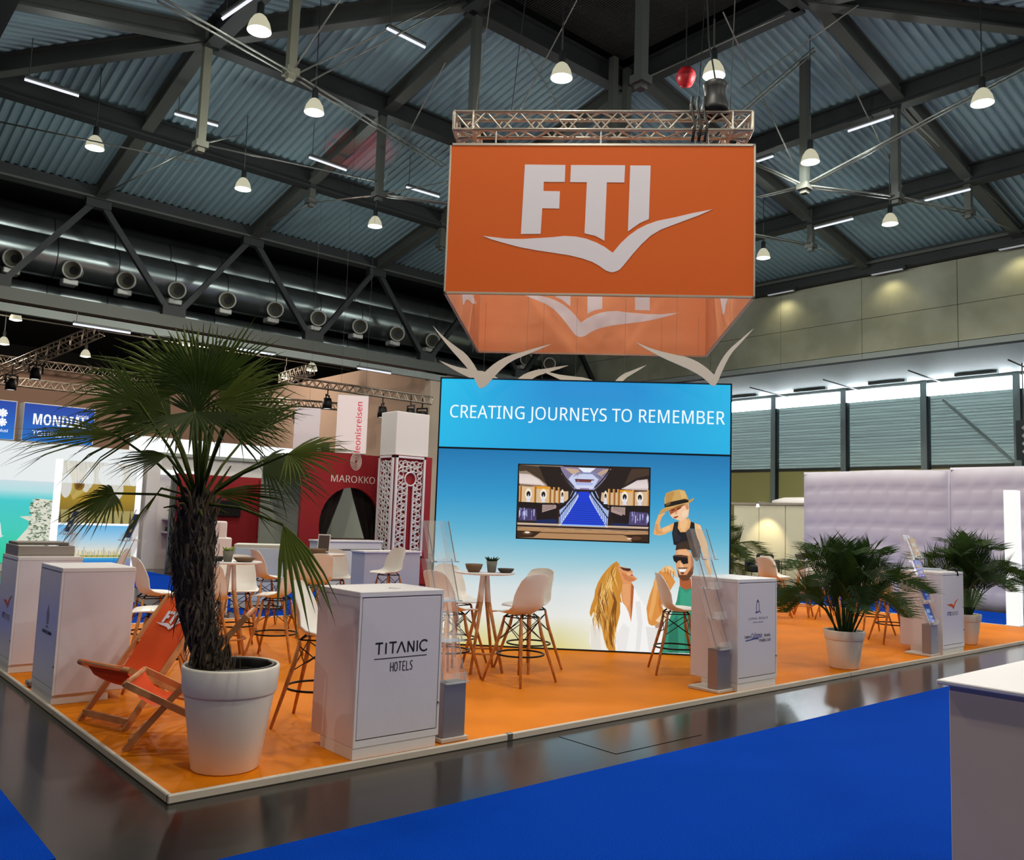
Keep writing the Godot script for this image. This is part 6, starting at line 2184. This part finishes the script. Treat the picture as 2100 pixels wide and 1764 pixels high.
	lettering(o, "lettering", "CREATION", Vector3(0.5, 2.15, 0.004), 0.09, M.ink_grey, Basis(), false, 0.6)
	lettering(o, "lettering", "holiday", Vector3(0.5, 1.98, 0.004), 0.07, M.ink_grey, Basis(), false, 0.4)
	b = MB.new()
	b.bb(0.0, 0.0, 0.0, 0.4, 0.12, 0.2, 0.02)
	var sg := single("dark_box", "dark flat box on the lower board of the white shelf", "box", b.mesh(), M.black)
	sg.position = Vector3(6.32, 0.99, -18.55)
	var sx := thing("shelf_plant", "small green plant on the upper board of the white shelf", "plant", Vector3(6.5, 1.34, -18.45))
	b = MB.new()
	b.smooth(1)
	b.lathe([Vector2(0.0, 0.0), Vector2(0.1, 0.0), Vector2(0.13, 0.12), Vector2(0.0, 0.12)], 14)
	part(sx, "pot", b.mesh(), M.white)
	for k in 12:
		var a := k * 2.4
		b = MB.new()
		b.tube([Vector3(0, 0.1, 0), Vector3(cos(a) * 0.1, 0.24, sin(a) * 0.1), Vector3(cos(a) * 0.2, 0.2, sin(a) * 0.2)], [0.01, 0.02, 0.003], 5)
		part(sx, "leaf", b.mesh(), M.leaf[1])
	# glowing rear room behind the palm
	o = thing("lit_booth", "bright white booth with glowing ceiling band behind the palm crown", "booth", Vector3(6.3, 0, -22.0))
	b = MB.new()
	b.bb(0.0, 0.0, -0.3, 5.6, 3.2, 0.0)
	part(o, "wall", b.mesh(), M.white_matt)
	for k in 4:
		b = MB.new()
		b.bb(0.06 + 1.4 * k, 3.3, -0.2, 1.34 + 1.4 * k, 3.75, 0.05, 0.01)
		part(o, "light_panel", b.mesh(), M.light_white)
	b = MB.new()
	b.bb(0.0, 3.2, -0.3, 5.6, 3.3, 0.1)
	part(o, "ledge", b.mesh(), M.fascia)
	# red wall left of the arch booth, poster on it
	o = thing("red_wall", "low dark red partition behind the palm trunk with grey end post", "partition", Vector3(5.9, 0, -17.0))
	b = MB.new()
	b.bb(0.12, 0, -0.12, 4.0, 2.5, 0.0, 0.01)
	part(o, "panel", b.mesh(), M.red)
	b = MB.new()
	b.bb(0.0, 0, -0.14, 0.11, 2.45, 0.02, 0.01)
	part(o, "post", b.mesh(), M.steel)
	im = Image.create(120, 150, false, Image.FORMAT_RGB8)
	_ramp(im, Rect2i(0, 0, 120, 150), [[0.0, rgb(196, 70, 40)], [0.35, rgb(150, 80, 84)], [0.65, rgb(110, 80, 110)], [1.0, rgb(150, 60, 80)]])
	_disc(im, 80, 92, 34, 38, rgb(26, 50, 120))
	_disc(im, 44, 100, 26, 24, rgb(30, 66, 140))
	_fill(im, [46, 120, 30, 84, 58, 80, 70, 120], rgb(90, 140, 200))
	_disc(im, 62, 22, 9, 13, rgb(236, 226, 216))
	_disc(im, 62, 22, 5, 8, rgb(190, 90, 70))
	var ps := thing("poster", "reddish poster with dark blue domes on the red partition", "poster", Vector3(8.2, 0.95, -16.99))
	b = MB.new()
	b.bb(0.0, 0.0, 0.0, 1.5, 1.5, 0.03, 0.004)
	part(ps, "board", b.mesh(), M.red)
	b = MB.new()
	b.uvquad(Vector3(0.02, 0.02, 0.032), Vector3(1.48, 0.02, 0.032), Vector3(1.48, 1.48, 0.032), Vector3(0.02, 1.48, 0.032))
	part(ps, "print", b.mesh(), picture(im, 0.0))
	lettering(ps, "lettering", "MAROKKO", Vector3(0.76, 1.04, 0.036), 0.08, M.white, Basis(), false, 0.7)
	lettering(ps, "lettering", "Königreich der Farben", Vector3(0.76, 0.93, 0.036), 0.05, M.white, Basis(), false, 0.8)
	b = MB.new()
	b.bb(0.0, 0.0, 0.0, 0.6, 0.42, 0.06, 0.01)
	sg = single("screen", "small black screen on the red partition behind the trunk", "screen", b.mesh(), M.black)
	sg.position = Vector3(7.1, 1.45, -16.99)
	# the red arch booth
	o = thing("red_booth", "dark red booth wall with a big round arch and white lettering", "booth", Vector3(0, 0, -13.4))
	var poly := PackedVector2Array([Vector2(7.6, 0), Vector2(8.05, 0)])
	var cx := 8.93
	for k in 25:
		var a := PI + 0.5 - (PI + 1.0) * k / 24.0
		poly.append(Vector2(cx + cos(a) * 0.84, 1.36 + sin(a) * 0.9))
	poly.append_array(PackedVector2Array([Vector2(9.66, 0), Vector2(10.6, 0), Vector2(10.6, 3.08), Vector2(7.6, 3.08)]))
	b = MB.new()
	b.prism(poly, -0.1, 0.0)
	part(o, "wall", b.mesh(), M.red)
	lettering(o, "lettering", "MAROKKO", Vector3(8.95, 2.46, 0.006), 0.165, M.bird, Basis(), false, 1.22)
	# emblem: oval of ripples
	b = MB.new()
	for k in 5:
		b.ring(Vector3(9.0, 2.9, 0.006), 0.05 + 0.035 * k, 0.008, 22, Basis(Vector3.RIGHT, PI / 2) * Basis.from_scale(Vector3(0.8, 1, 1.1)), 4)
	part(o, "emblem", b.mesh(), M.bird, "pale oval emblem of rings")
	b = MB.new()
	b.bb(7.7, 0, -2.4, 11.4, 2.9, -2.3)
	b.bb(7.62, 2.9, -2.4, 10.6, 3.0, -0.1)
	part(o, "rear_wall", b.mesh(), mat(rgb(176, 182, 166), 0.8))
	b = MB.new()
	b.bb(8.95, 0.3, -2.3, 9.7, 1.85, -2.25, 0.01)
	part(o, "rear_door", b.mesh(), mat(rgb(150, 158, 140), 0.7))
	b = MB.new()
	b.bb(8.95, 0.0, -1.4, 10.1, 1.0, -0.8, 0.01)
	part(o, "desk", b.mesh(), mat(rgb(96, 62, 46), 0.6))
	for s in [-1, 1]:
		b = MB.new()
		var n := 14
		for k in n:
			var u0 := float(k) / n
			var u1 := float(k + 1) / n
			var f := func(u: float, y: float) -> Vector3:
				var t := clampf((y - 0.4) / 1.9, 0, 1)
				var xi := lerpf(0.78, 0.06, t)
				return Vector3(cx + s * lerpf(xi, 0.95, u), y, -0.22 + 0.03 * sin(u * 22.0))
			for j in 6:
				var y0 := 0.4 + 1.95 * j / 6.0
				var y1 := 0.4 + 1.95 * (j + 1) / 6.0
				if s > 0:
					b.quad(f.call(u0, y0), f.call(u1, y0), f.call(u1, y1), f.call(u0, y1))
				else:
					b.quad(f.call(u1, y0), f.call(u0, y0), f.call(u0, y1), f.call(u1, y1))
		part(o, "curtain", b.mesh(), M.curtain)
	# white counter before the arch
	var ct := thing("booth_counter", "long white counter in front of the red arch", "counter", Vector3(7.35, 0, -11.9))
	b = MB.new()
	b.bb(0.0, 0.0, -0.5, 1.55, 1.0, 0.0, 0.01)
	part(ct, "body", b.mesh(), M.white_matt)
	b = MB.new()
	b.bb(0.45, 0.82, 0.0, 1.5, 0.85, 0.004)
	part(ct, "groove", b.mesh(), M.steel)
	b = MB.new()
	b.bb(-0.02, 1.0, -0.52, 1.57, 1.04, 0.02, 0.006)
	part(ct, "top", b.mesh(), M.white)
	ct = thing("booth_counter", "lower white counter standing closer, before the white tower's foot", "counter", Vector3(7.3, 0, -10.0))
	b = MB.new()
	b.bb(0.0, 0.0, -0.5, 1.35, 0.86, 0.0, 0.01)
	part(ct, "body", b.mesh(), mat(rgb(206, 206, 208), 0.6))
	b = MB.new()
	b.bb(-0.02, 0.86, -0.52, 1.37, 0.9, 0.02, 0.006)
	part(ct, "top", b.mesh(), M.white)
	# white tower with ornamental tracery
	var tw := thing("ornament_tower", "tall white tower with lacy oriental tracery on a red ground", "tower", Vector3(9.34, 0, -12.2))
	b = MB.new()
	b.bb(0.0, 3.06, -0.68, 0.95, 4.1, 0.0, 0.01)
	part(tw, "top_block", b.mesh(), M.white_matt)
	b = MB.new()
	b.bb(0.02, 0, -0.66, 1.1, 3.06, -0.02, 0.01)
	part(tw, "core", b.mesh(), M.red)
	for q in [[0.0, 0.04, 0.86, true], [-1.04, 0.0, 1.0, false]]:
		var fr := MB.new()
		var rot := Transform3D() if q[3] else Transform3D(Basis(Vector3.UP, -PI / 2), Vector3(0.0, 0, -0.66))
		fr.T = rot
		var x0 := 0.02
		var x1: float = 0.86 if q[3] else 0.64
		var y0 := 0.62
		var y1 := 3.04
		for s in [[x0, y0, x0 + 0.05, y1], [x1 - 0.05, y0, x1, y1], [x0, y0, x1, y0 + 0.06], [x0, y1 - 0.05, x1, y1]]:
			fr.bb(s[0], s[1], 0.0, s[2], s[3], 0.05)
		if q[3]:
			fr.bb(0.34, y0, 0.0, 0.37, 2.35, 0.045)
			fr.bb(0.52, y0, 0.0, 0.55, 2.35, 0.045)
			fr.ring(Vector3(0.445, 2.5, 0.025), 0.16, 0.018, 20, Basis(Vector3.RIGHT, PI / 2), 5)
		var pn := part(tw, "tracery_frame", fr.mesh(), M.white)
		var lace := MB.new()
		lace.T = rot
		rng.seed = 77
		var nx := 6 if q[3] else 4
		for i in nx:
			for j in 17:
				var x := lerpf(x0 + 0.1, x1 - 0.1, (i + 0.5) / nx)
				var y := lerpf(y0 + 0.1, y1 - 0.12, (j + 0.5) / 17.0)
				if q[3] and absf(x - 0.445) < 0.1 and y < 2.45:
					continue
				if q[3] and Vector2(x - 0.445, y - 2.5).length() < 0.2:
					continue
				var rr := 0.052 + 0.012 * ((i + j) % 3)
				lace.ring(Vector3(x, y, 0.02), rr, 0.014, 8, Basis(Vector3.RIGHT, PI / 2), 4)
				lace.bar(Vector3(x - 0.08, y, 0.02), Vector3(x + 0.08, y + (0.06 if (i + j) % 2 else -0.06), 0.02), 0.02, 0.02, Vector3.BACK)
		part(pn, "tracery", lace.mesh(), M.white_matt)
	# hanging banners
	var bn := thing("hanging_banner", "pale pink hanging banner box with red vertical lettering", "banner", Vector3(10.35, 3.3, -16.0), -0.5)
	b = MB.new()
	b.bb(-0.42, 0.0, -0.85, 0.42, 1.62, 0.0, 0.005)
	part(bn, "fabric", b.mesh(), mat(rgb(240, 224, 232), 0.8))
	b = MB.new()
	b.bb(-0.42, 1.62, -0.85, 0.42, 1.64, 0.0)
	part(bn, "top_rail", b.mesh(), M.alu)
	lettering(bn, "lettering", "leonisreisen", Vector3(0.18, 0.74, 0.004), 0.16, mat(rgb(226, 44, 84), 0.6), Basis(Vector3.BACK, PI / 2), false, 1.42)
	for s in [-0.35, 0.35]:
		b = MB.new()
		b.tube([Vector3(s, 1.63, -0.4), Vector3(s, 10.9, -0.4)], 0.003, 4)
		part(bn, "wire", b.mesh(), M.steel_dark)
	bn = thing("hanging_banner", "small plain pale banner behind the one with red lettering", "banner", Vector3(10.3, 3.45, -18.5), -0.5)
	b = MB.new()
	b.bb(-0.4, 0.0, -0.8, 0.35, 1.3, 0.0, 0.005)
	part(bn, "fabric", b.mesh(), mat(rgb(236, 224, 232), 0.8))
	b = MB.new()
	b.tube([Vector3(0, 1.3, -0.4), Vector3(0, 10.3, -0.4)], 0.003, 4)
	part(bn, "wire", b.mesh(), M.steel_dark)
	# bits before the red partition
	ct = thing("booth_counter", "white counter with a blue-lit front and seed emblem behind the bar tables", "counter", Vector3(4.55, 0, -8.9), -0.5)
	b = MB.new()
	b.bb(-0.4, 0.0, -0.6, 0.4, 1.06, 0.0, 0.008)
	part(ct, "body", b.mesh(), mat(rgb(206, 208, 196), 0.6))
	b = MB.new()
	b.bb(-0.37, 0.12, 0.0, 0.37, 1.0, 0.012, 0.003)
	part(ct, "door", b.mesh(), mat(rgb(206, 226, 240), 0.4))
	b = MB.new()
	b.prism(PackedVector2Array([Vector2(0, 0.5), Vector2(0.05, 0.62), Vector2(0.03, 0.75), Vector2(0, 0.82), Vector2(-0.03, 0.75), Vector2(-0.05, 0.62)]), 0.012, 0.015)
	part(ct, "emblem", b.mesh(), M.ink_grey)
	o = thing("white_column", "short stepped white column behind the green succulent", "column stand", Vector3(3.55, 0, -8.2))
	b = MB.new()
	b.bb(-0.1, 0.0, -0.1, 0.1, 1.45, 0.1, 0.02)
	b.bb(-0.12, 0.0, -0.12, 0.18, 1.2, 0.12, 0.02)
	part(o, "shaft", b.mesh(), M.white)

# ---------------------------------------------------------------- beyond the right end
func far_right():
	var b := MB.new()
	# inflatable quilted wall, faces the stand
	for q in [[-7.1, -3.45, 3.12, "pale lilac quilted inflatable wall beyond the feathery palms"], [-3.4, 1.6, 3.16, "pale grey quilted inflatable wall joining the lilac one"]]:
		b = MB.new()
		b.smooth(1)
		var ny := 7
		var nz := int(round((q[1] - q[0]) / 0.46))
		var sub := 6
		var pt := func(i: int, j: int) -> Vector3:
			var u := float(i) / (nz * sub)
			var v := float(j) / (ny * sub)
			var bulge := 0.032 * sqrt(absf(sin(PI * float(i) / sub))) * sqrt(absf(sin(PI * float(j) / sub)))
			var top: float = 0.06 * sin(PI * u)
			var edge := 0.12 * (1.0 - pow(absf(2.0 * u - 1.0), 10)) * (1.0 - pow(absf(2.0 * v - 1.0), 14))
			return Vector3(18.75 - bulge - edge, v * (q[2] + top - 0.05), lerpf(q[0], q[1], u))
		for i in nz * sub:
			for j in ny * sub:
				b.quad(pt.call(i, j), pt.call(i + 1, j), pt.call(i + 1, j + 1), pt.call(i, j + 1))
		b.smooth(2)
		for i in nz * sub:
			var p0: Vector3 = pt.call(i, ny * sub)
			var p1: Vector3 = pt.call(i + 1, ny * sub)
			b.quad(p0, p1, p1 + Vector3(0.6, 0.05, 0), p0 + Vector3(0.6, 0.05, 0))
		b.bb(18.75, 0, q[0], 19.5, q[2], q[1])
		single("inflatable_wall", q[3], "inflatable", b.mesh(), M.inflatable, "inflatable walls")
	# lit column by the stand's end
	var o := thing("light_column", "tall glowing white column at the far end of the stand", "light column", Vector3(15.35, 0.0, -0.95), 0.0)
	b = MB.new()
	b.bb(-0.15, 0.0, -0.12, 0.15, 0.05, 0.12)
	part(o, "foot", b.mesh(), M.white)
	b = MB.new()
	b.bb(-0.13, 0.05, -0.1, 0.13, 2.47, 0.1, 0.01)
	part(o, "lit_body", b.mesh(), glow(rgb(250, 252, 250), 0.95))
	# booth of pale panels
	o = thing("panel_booth", "pale booth of tall panels with warm spotlit back wall", "booth", Vector3(23.6, 0, 0))
	for k in 5:
		b = MB.new()
		b.bb(0.0, 0.0, -12.6 + 1.0 * k, 0.08, 2.4, -11.63 + 1.0 * k, 0.006)
		part(o, "panel", b.mesh(), mat(rgb(226, 222, 196), 0.6) if k < 3 else mat(rgb(206, 220, 232), 0.6))
	b = MB.new()
	b.bb(-0.06, 2.4, -13.0, 0.1, 2.47, -7.6)
	part(o, "rail", b.mesh(), M.alu)
	b = MB.new()
	b.bb(-2.0, 0, -13.1, 0.0, 2.45, -13.0)
	part(o, "side_wall", b.mesh(), M.white_matt)
	spot("booth_spot", Vector3(22.9, 2.25, -11.2), Vector3(0.55, -1, -0.1), 1.6, rgb(255, 232, 180), 40.0, 0.05)
	var s := thing("booth_spotlight", "small spotlight on an arm above the pale panels", "spotlight", Vector3(22.9, 2.36, -11.2))
	b = MB.new()
	b.tube([Vector3(0.7, 0.1, 0), Vector3(0.05, 0.12, 0), Vector3(0, 0.05, 0)], 0.012, 5)
	part(s, "arm", b.mesh(), M.metal)
	b = MB.new()
	b.smooth(1)
	b.lathe([Vector2(0.0, 0.05), Vector2(0.04, 0.04), Vector2(0.06, -0.06)], 12)
	part(s, "head", b.mesh(), M.lamp_glass)
	b = MB.new()
	b.smooth(1)
	b.lathe([Vector2(0.74, -2.47), Vector2(0.75, 0.0), Vector2(0.72, 0.1), Vector2(0.4, 0.2), Vector2(0.0, 0.22)], 24)
	var dm := single("dome_cover", "low white dome showing above the pale panel booth", "dome", b.mesh(), M.white)
	dm.position = Vector3(24.4, 2.47, -10.6)
	dm.scale = Vector3(0.8, 1, 1.3)
	o = thing("light_column", "slim glowing white column next to the backlit wall's edge", "light column", Vector3(21.4, 0, -11.6))
	b = MB.new()
	b.bb(-0.1, 0.0, -0.14, 0.1, 2.5, 0.14, 0.01)
	part(o, "lit_body", b.mesh(), glow(rgb(236, 246, 255), 0.9))
	b = MB.new()
	b.bb(-0.12, 2.5, -0.16, 0.12, 2.55, 0.16)
	part(o, "cap", b.mesh(), M.white)
	# armchair
	o = thing("armchair", "black leather armchair with chrome tube frame before the pale panels", "armchair", Vector3(22.7, 0, -10.9), face(-1, 0.2))
	b = MB.new()
	b.bb(-0.33, 0.2, -0.3, 0.33, 0.42, 0.32, 0.04)
	part(o, "seat", b.mesh(), mat(rgb(18, 24, 34), 0.4))
	b = MB.new()
	b.bb(-0.28, 0.42, -0.34, 0.28, 0.8, -0.16, 0.05)
	part(o, "back_cushion", b.mesh(), mat(rgb(18, 24, 34), 0.4))
	for k in [-1, 1]:
		b = MB.new()
		b.bb(k * 0.33, 0.2, -0.34, k * 0.48, 0.62, 0.32, 0.04)
		part(o, "arm_cushion", b.mesh(), mat(rgb(18, 24, 34), 0.4))
		b = MB.new()
		b.smooth(1)
		b.tube([Vector3(k * 0.5, 0.0, 0.34), Vector3(k * 0.5, 0.58, 0.34), Vector3(k * 0.5, 0.58, -0.36), Vector3(k * 0.5, 0.0, -0.36)], 0.015, 8)
		part(o, "frame_tube", b.mesh(), M.metal)
